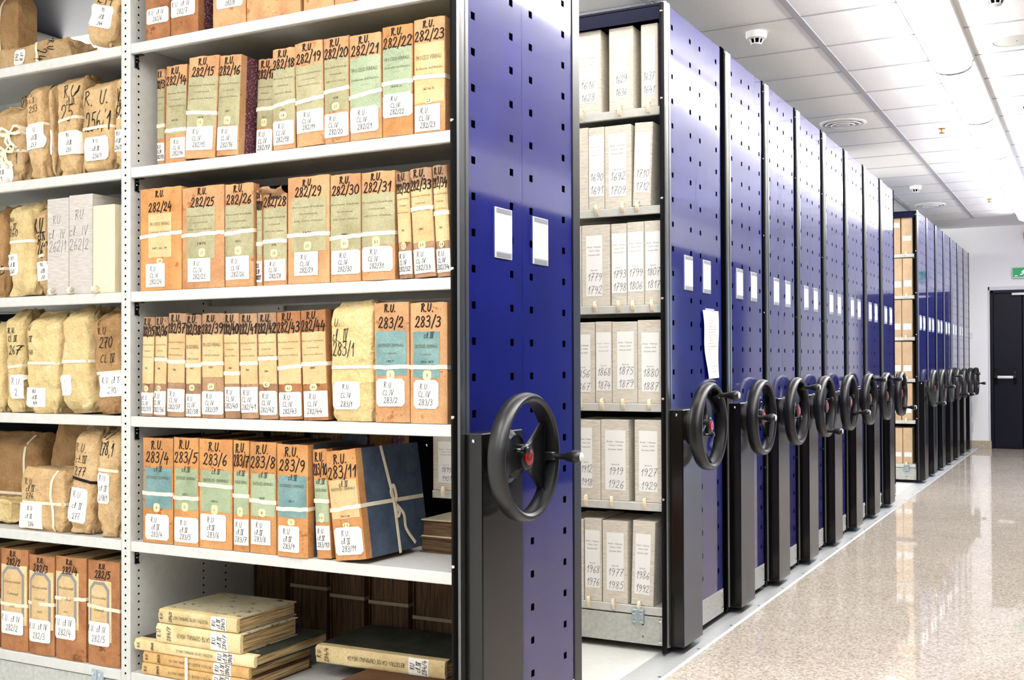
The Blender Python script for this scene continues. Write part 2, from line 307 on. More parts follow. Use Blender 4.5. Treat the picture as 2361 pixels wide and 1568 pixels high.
# ------------------------------------------------------------------ bound volumes
ZE,ZD=.1804,.5989; ZS=dict(E=ZE,D=ZD,C=ZD+.4,B=ZD+.8,A=ZD+1.2,T=ZD+1.6)
def vol_mesh(w,h,d,seed,spine,board,bulge,page='pages',ragged=.002):
    """cover (spine and boards) and the block of pages; returns builders and the surface map"""
    rn=random.Random(seed); sx=seed*7.31
    disp=lambda x,z: .0007*noise.noise(Vector((x*9+sx,z*7,sx)))
    def prof(x):
        u=2*x/w-1; return -bulge*(1-u*u)+.003*abs(u)**10
    xs=[w*(.5-.5*math.cos(math.pi*i/10)) for i in range(11)]
    outer=[(0,d),(0,d*.5),(0,.03)]+[(x,None) for x in xs]+[(w,.03),(w,d*.5),(w,d)]
    t=min(.0035,w*.12)
    inner=[(w-t,d),(w-t,.012),(w*.5,.010),(t,.012),(t,d)]
    nz=9; cov=MB(); n=len(outer)+len(inner); vs=[]
    tj=[rn.uniform(-ragged,ragged*.4) for _ in outer]; bj=[rn.uniform(0,.001) for _ in outer]
    for k in range(nz+1):
        f=k/nz
        for i,(x,y) in enumerate(outer):
            z=bj[i]*(1-f)+ (h+tj[i])*f if k in (0,nz) else h*f
            if y is None: p=(x,prof(x)+disp(x,z),z)
            else: p=(x+.0012*noise.noise(Vector((y*8,z*8,sx+x)))*(-1 if x==0 else 1)*.8,y,z)
            vs.append(p)
        for x,y in inner: vs.append((x,y,h*f-(.002 if k==nz else 0)))
    for k in range(nz):
        for i in range(n):
            j=(i+1)%n; fr=i<len(outer)-1
            isp=2<=i<=13
            cov.mesh([],[],spine)
            cov.f.append((k*n+j,k*n+i,(k+1)*n+i,(k+1)*n+j)); cov.m.append(cov.mi(spine if isp else board))
    cov.v=vs
    for k,rev in ((0,0),(nz,1)):   # rims between outer and inner skins
        o=[k*n+i for i in range(n)]; no=len(outer)
        pairs=[(0,n-1),(1,n-1),(2,n-2)]+[(3+i,n-2 if i<4 else (n-3 if i<7 else n-4)) for i in range(11)]+[(no-3,n-4),(no-2,no),(no-1,no)]
        for a,b in zip(pairs,pairs[1:]):
            q=[o[a[0]],o[b[0]]]+([o[b[1]]] if b[1]!=a[1] else [])+[o[a[1]]]
            cov.f.append(tuple(q if rev else reversed(q))); cov.m.append(cov.mi(spine if 3<=a[0]<no-3 else board))
    pg=MB(); nx=max(4,int(w/.006)); pv=[]; a=t+.001; b=w-t-.001
    for k in range(7):
        z=.003+(h-.009)*k/6
        row=[]
        for i in range(nx+1):
            x=a+(b-a)*i/nx; row.append((x,.013))
        for i in range(nx+1):
            x=b-(b-a)*i/nx; row.append((x,d-.006-.004*rn.random()))
        pv+=[(x,y,z+(rn.uniform(-.003,.001) if k==6 else (rn.uniform(0,.0015) if k==0 else 0))) for x,y in row]
    m=2*(nx+1)
    pf=[(k*m+i,k*m+(i+1)%m,(k+1)*m+(i+1)%m,(k+1)*m+i) for k in range(6) for i in range(m)]
    for base,rev in ((6*m,1),(0,0)):
        for i in range(nx):
            q=(base+i,base+i+1,base+m-2-i,base+m-1-i); pf.append(q if rev else tuple(reversed(q)))
    pg.mesh(pv,pf,page)
    mp=lambda x,z,off: (x,prof(min(max(x,0),w))+disp(x,z)-off,z)
    return cov,pg,mp,prof
def tie_band(w,d,z,prof,ht=.011,tiltz=0,mat='tape',loosen=.0011,rn=random):
    """woven tape drawn round a volume at height z"""
    mb=MB(); e=.0006+loosen
    xs=[w*(.5-.5*math.cos(math.pi*i/10)) for i in range(11)]
    path=[(-e,d+e),(-e,.03),(-e*.9,.0)]+[(x,prof(x)-e) for x in xs]+[(w+e*.9,.0),(w+e,.03),(w+e,d+e)]
    n=len(path); wob=[rn.uniform(-.0012,.0012) for _ in path]
    vs=[]
    for k,s in enumerate((-.5,.5,.5,-.5)):
        for (x,y),q in zip(path,wob):
            zz=z+s*ht+q+tiltz*(x/w-.5); inx=.0012 if k>1 else 0
            cx,cy=w/2,d/2; l=math.hypot(x-cx,y-cy); vs.append((x-(x-cx)/l*inx,y-(y-cy)/l*inx,zz))
    fs=[(k*n+i+1,k*n+i,((k+1)%4)*n+i,((k+1)%4)*n+i+1) for k in range(4) for i in range(n)  if False]
    fs=[]
    for k in range(4):
        k2=(k+1)%4
        for i in range(n-1): fs.append((k*n+i,k*n+i+1,k2*n+i+1,k2*n+i))
        fs.append((k*n+n-1,k*n,k2*n,k2*n+n-1))
    mb.mesh(vs,fs,mat); return mb
PR={'PV':[('Processi Verbali',.17,.9,.034),('Criminali',.30,.52,.03),('della Corte d\'Assise',.43,.84,.03)],
    'PR':[('PROCESSI VERBALI',.24,.84,.075),('d\'udienza dell\'Assise',.42,.9,.042),('SEDUTA',.53,.25,.014)],
    'CA':[('PROCESSI VERBALI',.24,.84,.085),('DELLA',.38,.2,.014),('CORTE D\'ASSISE',.49,.8,.04)],
    'SC':[('SENTENZE CRIMINALI',.24,.86,.075)],
    'SS':[('SENTENZE CRIMINALI',.32,.86,.075),('DI CAGLIARI',.50,.4,.035),('DAL',.6,.1,.014)]}
def marks(sp,w,h,mp,n,rn,fr=(.07,.165),big=1.0,tm=.0036,mk=(.020,.028)):
    """the black marker shelf mark at the head of the spine"""
    tm*=max(.6,min(1,w/.06))
    write(sp,'R.U.',w*.5,h*(1-fr[0]),mk[0],tm,mp,wmax=w*.62,rnd=rn); write(sp,n,w*.5,h*(1-fr[1]),mk[1],tm,mp,wmax=w*.94,rnd=rn)
def white_label(root,w,h,mp,rn,x0,x1,f0,f1,n,style='CL',cut=0,rot=0,off=.0016,t=.0016,m='whitepaper'):
    lb=MB(); a,b=x0*w,x1*w; z1,z0=h*(1-f0),h*(1-f1); patch(lb,a,b,z0,z1,mp,m,off,cut=cut,nz=3,wob=.0004,rnd=rn)
    H=z1-z0; cx=(a+b)/2; W=(b-a)
    L={'CL':['R.U.','CL.IV',n],'N':['RU','cl.N',n],'ONE':['R.U. cl IV',n],'R':['R.U.','cl.N',n]}[style] if style!='raw' else n
    k=len(L)
    for i,s in enumerate(L):
        write(lb,s,cx-(.08*W if i<k-1 else 0)+rn.uniform(-.03,.03)*W,z0+H*((k-i-.5)/k*.84+.08),H*(.2 if k>2 else .27),t,mp,'pen',off+.0006,wmax=W*(.55 if (i<k-1 and k>2) else .84),rot=rot,rnd=rn)
    return lb.build('shelf_label',root)
def bound(n,uL,uR,vT,row,label,Y=0.,tilt=0.,spine='tan',board='boardbrown',bulge=.002,lab='olive',kind='PV',lz=(.20,.70),lx=(.02,.98),year='',yf=.56,num='',sf=(.61,.69),
          tie=.52,tt=0,wl=(.05,.93,.70,.93),cut=0,ws='CL',d=.26,fr=(.07,.165),cl=False,group=None,off=0,big=1.,wn=None,turn=0,page='pages',mk=(.019,.027)):
    Z=ZS[row]; vm=(vT+onYv(uL,Z,Y))/2
    x0=onY(uL,vm,Y).x; x1=onY(uR,vm,Y).x; zt=onY((uL+uR)/2,vT,Y).z; h=min(zt-Z,.358 if row!='T' else .375); w=x1-x0-.0028
    rn=random.Random(hash_(n+row)); cov,pg,mp,prof=vol_mesh(w,h,d,rn.randint(1,900),spine,board,bulge,page)
    if n: marks(cov,w,h,mp,n,rn,fr,big,mk=mk)
    if cl: write(cov if False else cov,'cl.N',w*.55,h*(1-fr[1]-.108),.016,.0016,mp,'pen',.0026,wmax=w*.6,rnd=rn)
    a=R(tilt); xm=(x0+x1)/2
    root=empty('bound_volume',label,'book',(xm-math.sin(a)*h/2,Y,Z+.0008+abs(math.sin(a))*w/2),(0,a,R(turn)),group)
    sh=Matrix.Translation((-w/2,0,0))
    K=[cov.build('cover',root,40),pg.build('page_block',root)]
    if lab:
        lb=MB(); A,B=lx[0]*w,lx[1]*w; z1,z0=h*(1-lz[0]),h*(1-lz[1]); W=B-A; H=z1-z0
        patch(lb,A,B,z0,z1,mp,lab,.0008,nz=5,wob=.0012,rnd=rn)
        if kind=='OCT':
            for s,mm in ((0,'frameprint'),(1,'cream')):
                i=.010*s; patch(lb,A+W*.08+i,B-W*.08-i,z0+H*.02+i,z1-H*.02-i,mp,mm,.0012+.0004*s,cut=W*.2-i*.4,nz=4,rnd=rn)
            for s_,zf,wf,hh in (('Processi verbali',.72,.6,.05),('Criminali',.52,.44,.05),('1835',.3,.2,.04)): printed(lb,s_,(A+B)/2,z0+H*zf,W*wf,H*hh,mp,'print',.0022,shear=.4)
        for s_,zf,wf,hh in PR.get(kind,[]): printed(lb,s_,(A+B)/2,z1-H*zf,W*wf,H*hh,mp,'print',.0014)
        if year: printed(lb,year,w*.5,h*(1-yf),w*.03*min(len(year),9)+w*.08,h*.022,mp,'ink',.0014)
        K.append(lb.build('title_label',root))
    if num:
        st=MB(); q=min(.026,w*.34)/2; z1,z0=h*(1-sf[0]),h*(1-sf[1]); patch(st,w*.5-q,w*.5+q,z0,z1,mp,'buff',.0014,cut=.005,rnd=rn,nz=2)
        printed(st,num,w*.5,(z0+z1)/2,.006*len(num),.009,mp,'print',.0022); K.append(st.build('number_sticker',root))
    if wl: K.append(white_label(root,w,h,mp,rn,*wl,wn or n,style=ws,cut=cut,off=.0032 if kind=='OCT' else .0018))
    if tie: K.append(tie_band(w,d*.985,h*(1-tie),prof,.0115,tt,rn=rn).build('tie_tape',root,30))
    for o in K: o.data.transform(sh)
    return root,w,h
def hash_(s):
    k=17
    for ch in s: k=(k*131+ord(ch))%1000003
    return k
def onYv(u,Z,Y):
    """pixel row of the point at column u, height Z, on the plane Y"""
    p=onY(u,900,Y); dv=Vector((p.x,Y,Z))-C; return CY-F*dv.dot(UP)/dv.dot(FW)
# ------------------------------------------------------------------ the room
YB=13.49; ZC=2.96; XR=3.1; XL=-3.2; YF=-5.2
def smesh(name,fn,smooth=None):
    mb=MB(); fn(mb); return struct(mb.build(name,None,smooth))
smesh('floor',lambda m:m.poly([(.124,YF,0),(XR,YF,0),(XR,YB+.3,0),(.124,YB+.3,0)],'granite'))
smesh('floor_platform',lambda m:m.box(XL,-.02,YF,YB,-.03,0,'platform'))
def strip(m):
    m.prism([(-.02,-.01),(-.02,.001),(.05,.002),(.06,.0025),(.092,.0025),(.096,.006),(.118,.006),(.126,.001),(.126,-.01)],'y',YF,YB-.02,'brushed')
    for k in range(30): m.lathe([(.006,.0055),(.006,.0075),(.003,.0085)],(.107,.4+k*.45,0),'alu',8)
smesh('trim_1',strip)
def ceil(m):
    m.box(XL,XR,YF,YB+.3,ZC,ZC+.05,'tile')
    for k in range(-6,6):
        x=.176+.6*k
        if XL<x<XR: m.box(x-.019,x+.019,YF,12.42,ZC-.004,ZC,'runner')
    y=3.207-.6115*14
    while y<12.45:
        if y>YF: m.box(XL,XR,y-.0075,y+.0075,ZC-.003,ZC,'runner')
        y+=.6115
smesh('ceiling',ceil)
DX0,DX1,DZ=.284,1.46,2.094
def wb(m):
    m.box(XL,DX0-.03,YB,YB+.25,0,ZC,'wallpaint'); m.box(DX1+.03,XR,YB,YB+.25,0,ZC,'wallpaint'); m.box(DX0-.03,DX1+.03,YB,YB+.25,DZ+.05,ZC,'wallpaint')
smesh('wall_back',wb)
smesh('wall_left',lambda m:m.box(XL-.1,XL,YF,YB,0,ZC,'wallpaint'))
smesh('wall_front',lambda m:m.box(XL-.1,XR+.1,YF-.1,YF,0,ZC,'wallpaint'))
def fill2(m):
    m.box(-2.9,2.9,YF+.0,YF+.01,.9,2.7,'rearfill')
    for k in range(6): m.box(-2.93+1.16*k,-2.87+1.16*k,YF,YF+.06,.9,2.7,'white')
    for z in (.86,2.68): m.box(-2.95,2.95,YF,YF+.07,z,z+.05,'white')
smesh('fill_panel_2',fill2)  # unseen glowing panel added as frontal fill, framed like a window
def fill3(m):
    m.box(XL+.0,XL+.01,.6,13.0,1.6,2.9,'sidefill')
    for k in range(9): m.box(XL,XL+.05,.57+1.55*k,.63+1.55*k,1.6,2.9,'white')
    for z in (1.56,2.88): m.box(XL,XL+.06,.55,13.05,z,z+.05,'white')
smesh('fill_panel_3',fill3)  # unseen glowing panel added to brighten the ceiling above the units
W0,W1=7.75,10.15
def wr(m):
    for a,b,c,d in ((YF,W0,0,2.6),(W1,YB,0,2.6)): m.box(XR,XR+.1,a,b,c,d,'oppside')
    m.box(XR,XR+.1,W0,W1,2.3,2.6,'oppside'); m.box(XR,XR+.1,YF,YB,2.6,ZC,'wallpaint')
smesh('wall_right',wr)
def win(m):
    m.box(XR+.06,XR+.07,W0,W1,0,2.3,'daylight')
    for y in (W0,W0+.78,W0+1.58,W1-.04): m.box(XR-.01,XR+.06,y,y+.05,0,2.3,'white')
    m.box(XR-.01,XR+.06,W0,W1,2.25,2.3,'white')
smesh('window_1',win)
def bb(m):
    m.box(.0,DX0-.034,YB-.014,YB,0,.1,'stone',.002); m.box(DX0-.034,DX0-.002,YB-.016,YB+.12,0,.1,'stone',.002); m.box(DX1+.06,XR,YB-.014,YB,0,.1,'stone',.002)
smesh('baseboard_back',bb)
def casing(m):
    m.box(DX0-.034,DX0-.012,YB-.012,YB+.1,.1,DZ+.06,'casing',.003); m.box(DX1+.012,DX1+.04,YB-.012,YB+.1,0,DZ+.06,'casing',.003); m.box(DX0-.034,DX1+.04,YB-.012,YB+.1,DZ+.012,DZ+.06,'casing',.003)
smesh('trim_2',casing)
d=empty('door_1','dark blue double fire door with white push bar in the far wall','door',(0,YB,0)); struct(d)
m=MB(); m.box(DX0-.012,DX0+.03,.0,.08,0,DZ+.012,'doorblue',.003); m.box(DX1-.03,DX1+.012,.0,.08,0,DZ+.012,'doorblue',.003); m.box(DX0,DX1,.0,.08,DZ-.03,DZ+.012,'doorblue',.003); m.build('door_frame',d)
m=MB(); m.box(DX0+.032,.661,.02,.06,.006,DZ-.032,'doorblue',.003); l1=m.build('door_leaf',d)
m=MB(); m.box(.667,DX1-.032,.02,.06,.006,DZ-.032,'doorblue',.003); l2=m.build('door_leaf',d)
def pushbar(x0,x1,par):
    m=MB()
    for x in (x0,x1): m.prism([(.0,.86),(.0,1.06),(-.03,1.05),(-.075,.975),(-.08,.94),(-.055,.93),(-.03,.9),(-.012,.86)],'x',x-.018,x+.018,'black')
    b=m.build('push_bar',par)
    m=MB(); m.lathe([(.016,x0+.02),(.019,x0+.024),(.019,x1-.024),(.016,x1-.02)],(0,-.066,.95),'barwhite',16,'x'); m.build('grip_bar',b,40)
    m=MB(); m.box(x1-.015,x1+.015,-.052,-.046,1.0,1.014,'barwhite'); m.build('indicator',b)
pushbar(.345,.575,l1); pushbar(.76,1.36,l2)
m=MB(); m.box(.543,.80,-.03,.02,2.035,2.065,'barwhite',.004); m.build('door_closer',d)
def onwall(name,label,cat,fn,x,z):
    m=MB(); fn(m); o=m.build(name,None,30,(x,YB,z)); return tag(o,label,cat)
onwall('light_switch','small white light switch plate on the far wall just past the last blue unit','switch',lambda m:(m.box(-.045,.045,-.012,0,-.04,.04,'socket',.003),m.box(-.02,.02,-.016,-.011,-.025,.025,'white',.002)),.01,1.508)
onwall('wall_socket','upper white socket plate low on the far wall beside the shelving','socket',lambda m:(m.box(-.035,.02,-.012,0,-.1,.1,'socket',.003),[m.lathe([(.004,-.0125),(.004,-.0135)],(-.01,0,z),'black',8,'y') for z in (-.06,.06)]),.032,.52)
onwall('wall_socket','lower white socket plate near the stone skirting on the far wall','socket',lambda m:(m.box(-.035,.028,-.012,0,-.06,.06,'socket',.003),m.lathe([(.004,-.0125),(.004,-.0135)],(-.01,0,0),'black',8,'y')),.035,.28)
# exit sign
def wallmap(x,z,off): return (x,-.062-off,z)
ex=empty('exit_sign','green running man emergency exit sign above the dark blue door','sign',(.546,YB,2.33))
m=MB(); m.box(0,.36,-.06,0,-.075,.075,'white',.012); m.build('housing',ex)
m=MB(); m.poly([wallmap(x,z,0) for x,z in ((.015,-.06),(.345,-.06),(.345,.06),(.015,.06))],'exitgreen')
def stroke(pts,t): a,b=ribbon(pts,t); n=len(a); m.mesh([wallmap(*p,.001) for p in a+b],[(i,n+i,n+i+1,i+1) for i in range(n-1)],'exitwhite')
m.poly([wallmap(.165+.011*math.cos(k*.7),.04+.011*math.sin(k*.7),.001) for k in range(9)],'exitwhite')
for pts,t in (([(.158,.028),(.145,-.004)],.022),([(.145,-.004),(.163,-.022),(.152,-.05)],.012),([(.143,-.006),(.126,-.026),(.106,-.028)],.012),([(.156,.022),(.178,.008),(.192,.016)],.009),([(.152,.024),(.13,.016),(.122,-.002)],.009),([(.225,-.05),(.225,.045),(.28,.045),(.28,-.05)],.008),([(.04,-.045),(.07,-.045)],.008)): stroke(pts,t)
m.build('sign_panel',ex)
m=MB(); m.box(0,.12,-.06,0,-.05,.05,'orange',.01); tag(m.build('alarm_sounder',None,None,(.692,YB,2.81)),'small orange alarm box high on the far wall at the picture edge','alarm')
# ceiling fittings
LX=.807
def lum(y0,y1,label,mt='lamp'):
    r=empty('ceiling_luminaire',label,'light',(LX,(y0+y1)/2,ZC),group='luminaires in the ceiling light row')
    h=(y1-y0)/2-.0125
    m=MB(); m.box(-.115,.115,-h,h,-.045,0,'white',.004); m.build('housing',r)
    m=MB(); n=10; prof=[(-.103*math.cos(math.pi*i/n),-.045-.065*math.sin(math.pi*i/n)**.7) for i in range(n+1)]
    m.prism(prof,'y',-h+.012,h-.012,mt); m.build('diffuser',r,50)
    for s in (-1,1):
        m=MB(); prof2=[(a*1.05,-.044+(b+.044)*1.06) for a,b in prof]; m.prism(prof2,'y',s*h-.012,s*h+.012-.0,'lamp' if False else 'clear') ; m.build('end_cap',r,50)
ys=[4.37+1.556*k for k in range(-6,6)]
names={2.814:'ceiling luminaire nearest the top edge of the picture',4.37:'second ceiling luminaire of the row, past the first joint'}
for k,(a,b) in enumerate(zip(ys,ys[1:])):
    i=k-5
    lb={0:'long white luminaire cut by the top edge, nearest of the bright row',1:'long white luminaire just past the first visible joint of the row',2:'third long white luminaire of the bright ceiling row',3:'fourth long white luminaire of the bright ceiling row',4:'fifth long white luminaire, second to last before the far wall',5:'last long white luminaire of the row, nearest the exit door'}.get(i)
    if lb is None: lb='long white luminaire of the same row over the corridor behind the viewer'
    lum(a,b,lb,'lamp' if b>.5 else 'lampfront')
for x,y0,lb in ((-.6,-2.3,'long white luminaire over the open floor, nearer the grey shelves'),(-1.5,-4.4,'long white luminaire over the open floor before the first unit, farther back'),):  # unseen lamps added to brighten the front shelves
    lx=LX; LX=x; lum(y0,y0+1.5,lb,'lampfront'); LX=lx
lum(-.75,.75,'added unseen luminaire set crosswise over the aisle between the first two units','aislefill')  # unseen lamp added to brighten the box files in this aisle
al=COL.objects[-1]
while al.parent: al=al.parent
al.location=(-.85,1.2,ZC); al.rotation_euler=(0,0,R(90))
def smoke(x,y,label):
    r=empty('smoke_detector',label,'smoke detector',(x,y,ZC),group='smoke detectors')
    m=MB(); m.lathe([(.056,0),(.057,-.022),(.053,-.036),(.044,-.040)],(0,0,0),'white',32); m.build('base',r,35)
    m=MB(); m.lathe([(.034,-.038),(.028,-.062)],(0,0,0),'hole',24)
    m.lathe([(.030,-.062),(.026,-.068),(.012,-.072)],(0,0,0),'white',24)
    for k in range(8):
        a=k*math.pi/4; c,s=math.cos(a),math.sin(a)
        m.mesh([(c*.044-s*.003,s*.044+c*.003,-.038),(c*.044+s*.003,s*.044-c*.003,-.038),(c*.030+s*.003,s*.030-c*.003,-.064),(c*.030-s*.003,s*.030+c*.003,-.064),
                (c*.036-s*.003,s*.036+c*.003,-.038),(c*.036+s*.003,s*.036-c*.003,-.038),(c*.024+s*.003,s*.024-c*.003,-.064),(c*.024-s*.003,s*.024+c*.003,-.064)],
               [(0,1,2,3),(7,6,5,4),(0,3,7,4),(1,5,6,2)],'white')
    m.build('sensor_cage',r,35); return r
smoke(-.085,3.37,'white smoke detector above the second blue unit, the nearer one')
smoke(-.09,9.37,'white smoke detector near the far end above the kraft box unit')
smoke(1.121,3.27,'white smoke detector cut by the top edge, right of the light row')
smoke(1.125,5.85,'white smoke detector cut by the right edge of the picture')
def diff(x,y,label):
    r=empty('air_diffuser',label,'air vent',(x,y,ZC),group='round air diffusers')
    m=MB(); m.lathe([(.165,0),(.17,-.006),(.15,-.012),(.138,-.004),(.138,.02)],(0,0,0),'white',40,cap=False); m.build('outer_ring',r,35)
    for k,(a,b,z) in enumerate(((.13,.095,-.002),(.088,.055,-.006))):
        m=MB(); m.lathe([(b,.012),(a,z-.012),(a-.004,z-.016),(b-.006,.008)],(0,0,0),'white',40,cap=False); m.build('cone_ring',r,35)
    m=MB(); m.lathe([(.045,-.022),(.05,-.018),(.02,.0)],(0,0,0),'white',32); m.build('centre_cone',r,35)
    m=MB(); m.lathe([(.137,.001),(.001,.001)],(0,0,-.002),'clear',32,cap=False); m.build('throat',r)
diff(-.136,5.95,'round white air diffuser with concentric rings, the nearer one'); diff(-.141,10.9,'round white air diffuser with concentric rings near the far wall')
for y,lb in ((6.52,'small brass sprinkler head in the ceiling, the nearer one'),(10.74,'small brass sprinkler head in the ceiling near the far wall')):
    m=MB(); m.lathe([(.026,0),(.026,-.004),(.012,-.008),(.010,-.03),(.022,-.034),(.022,-.037),(.004,-.039)],(0,0,0),'brass',16); tag(m.build('sprinkler_head',None,40,(.497,y,ZC)),lb,'sprinkler','ceiling sprinklers')
r=empty('ceiling_speaker','round pale grey speaker grille in the ceiling right of the light row','speaker',(1.16,4.21,ZC))
m=MB(); m.lathe([(.145,0),(.145,-.004),(.125,-.006),(.122,0)],(0,0,0),'white',40,cap=False); m.build('rim',r,35)
m=MB(); m.lathe([(.122,-.003),(.001,-.004)],(0,0,0),'speaker',40,cap=False); m.lathe([(.004,-.0045),(.003,-.006)],(0,0,0),'hole',10); m.build('grille',r,35)
# ------------------------------------------------------------------ mobile shelving
XS=.025
def sheet(mb,y0,y1,cols,z0=.135,z1=2.606,m='blue'):
    hw,hh=.011,.0105; ys=[y0]; 
    for c in cols: ys+=[c-hw,c+hw]
    ys.append(y1); zs=[z0]; k=0
    while .126+.1*k<z1-.05:
        z=.126+.1*k; k+=1
        if z-hh>z0+.02: zs+=[z-hh,z+hh]
    zs.append(z1); x0,x1=XS-.0016,XS
    for i in range(len(ys)-1):
        for j in range(len(zs)-1):
            a,b,c,d=ys[i],ys[i+1],zs[j],zs[j+1]
            if i%2==1 and j%2==1:
                mb.mesh([(x,y,z) for x in (x0,x1) for y,z in ((a,c),(b,c),(b,d),(a,d))],[(0,1,5,4),(1,2,6,5),(2,3,7,6),(3,0,4,7)],m); continue
            mb.poly([(x1,a,c),(x1,b,c),(x1,b,d),(x1,a,d)],m); mb.poly([(x0,a,d),(x0,b,d),(x0,b,c),(x0,a,c)],m)
    # folded edges
    for y in (y0,y1): mb.box(XS-.018,XS-.0005,y-.0006,y+.0006,z0,z1,m)
    mb.box(XS-.018,XS,y0,y1,z1-.0005,z1+.0006,m)
SHELF=[(0,-.031),(.002,-.033),(.018,-.033),(.018,-.030),(.003,-.030),(.003,-.003),(.367,-.003),(.367,-.030),(.352,-.030),(.352,-.033),(.368,-.033),(.37,-.031),(.37,-.0025),(.3675,0),(.0025,0),(0,-.0025)]
def handwheel(root,x,y,z,ang,ci=0):
    m=MB(); rim=[(.152,-.010),(.153,-.021),(.158,-.027),(.167,-.027),(.174,-.018),(.178,.0),(.175,.017),(.168,.026),(.160,.026),(.153,.020),(.151,.006),(.152,-.010)]
    m.lathe(rim,(0,0,0),'plastic',72,'x',cap=False)
    n=14
    for k in range(2):
        sg=1-2*k; vs=[]
        for i in range(n+1):
            q=.156*i/n; w=.034+.062*(max(q-.02,0)/.1)**2
            if math.hypot(q,w)>.157: f=.157/math.hypot(q,w); qq,ww=q*f,w*f
            else: qq,ww=q,w
            dish=-.014*math.sin(math.pi*min(q/.156,1))
            for v_ in (-1,-.94,-.5,0,.5,.94,1): vs.append((dish+(.004 if abs(v_)<1 else -.002),sg*qq,sg*v_*ww))
            for v_ in (1,0,-1): vs.append((dish-.010,sg*qq,sg*v_*ww))
        fs=[(i*10+j,i*10+(j+1)%10,(i+1)*10+(j+1)%10,(i+1)*10+j) for i in range(n) for j in range(10)]
        m.mesh(vs,fs,'plastic')
    m.lathe([(.032,-.03),(.036,-.012),(.036,.006),(.032,.010),(.026,.011)],(0,0,0),'plastic',36,'x')
    w=m.build('handwheel',root,35,(x,y,z)); w.rotation_euler=(R(ang),0,0)
    m=MB(); m.lathe([(.022,.010),(.022,.013),(.020,.014)],(0,0,0),'red',32,'x')
    for a0,a1,r0 in ((20,190,.014),(200,370,.009)):
        pts=[(r0*math.cos(R(a0+(a1-a0)*i/10)),r0*math.sin(R(a0+(a1-a0)*i/10))) for i in range(11)]; a,b=ribbon(pts,.005); n=len(a)
        m.mesh([(.0148,*p) for p in a]+[(.0148,*p) for p in b],[(i,i+1,n+i+1,n+i) for i in range(n-1)],'chrome')
    m.build('hub_badge',w,40)
    m=MB(); m.box(-.012,.022,.132,.158,-.012,.012,'plastic',.003)
    m.lathe([(.0085,.016),(.009,.036),(.0105,.052),(.0155,.066),(.0195,.082),(.019,.094),(.014,.103)],(0,.145,0),'plastic',20,'x'); m.lathe([(.0135,.103),(.011,.1055),(.003,.1065)],(0,.145,0),'barwhite',16,'x')
    m.build('crank_handle',w,40)
    m=MB(); m.lathe([(.004,-.01),(.004,.022),(.009,.024),(.011,.032),(.008,.036)],(0,-.05,.02),'plastic',14,'x'); m.lathe([(.0045,.002),(.0045,.012)],(0,-.05,.02),'chrome',10,'x'); m.build('lock_knob',w,40)
    return w
def card(root,y0,lines,skew=0):
    z0,z1,w=1.467,1.613,.105
    m=MB(); m.box(XS,XS+.0035,y0,y0+w,z0,z1,'clear',.0015); 
    for a,b in ((z0+.003,z0+.016),(z1-.016,z1-.003)): m.box(XS+.0035,XS+.004,y0+.008,y0+w-.008,a,b,'foil')
    h=m.build('card_holder',root)
    m=MB(); a,b=z0+.019,z1-.019; m.box(XS+.0036,XS+.0042,y0+.003,y0+w-.003,a,b,'card'); mp=lambda u,z,off:(XS+.0042+off,y0+u,z)
    for zf,s,wf in lines: printed(m,s,w/2,a+(b-a)*zf,w*wf,.0042,mp,'printpale',.0004)
    m.build('index_card',h)
CL=[(.84,'A',.03),(.72,'REALE UDIENZA',.62),(.65,'CAUSE CIVILI',.5),(.58,'PANDETTA 54',.45),(.40,'REALE UDIENZA',.56),(.33,'CAUSE CIVILI',.45),(.26,'PANDETTA 55',.45),(.12,'1616 1992',.35)]
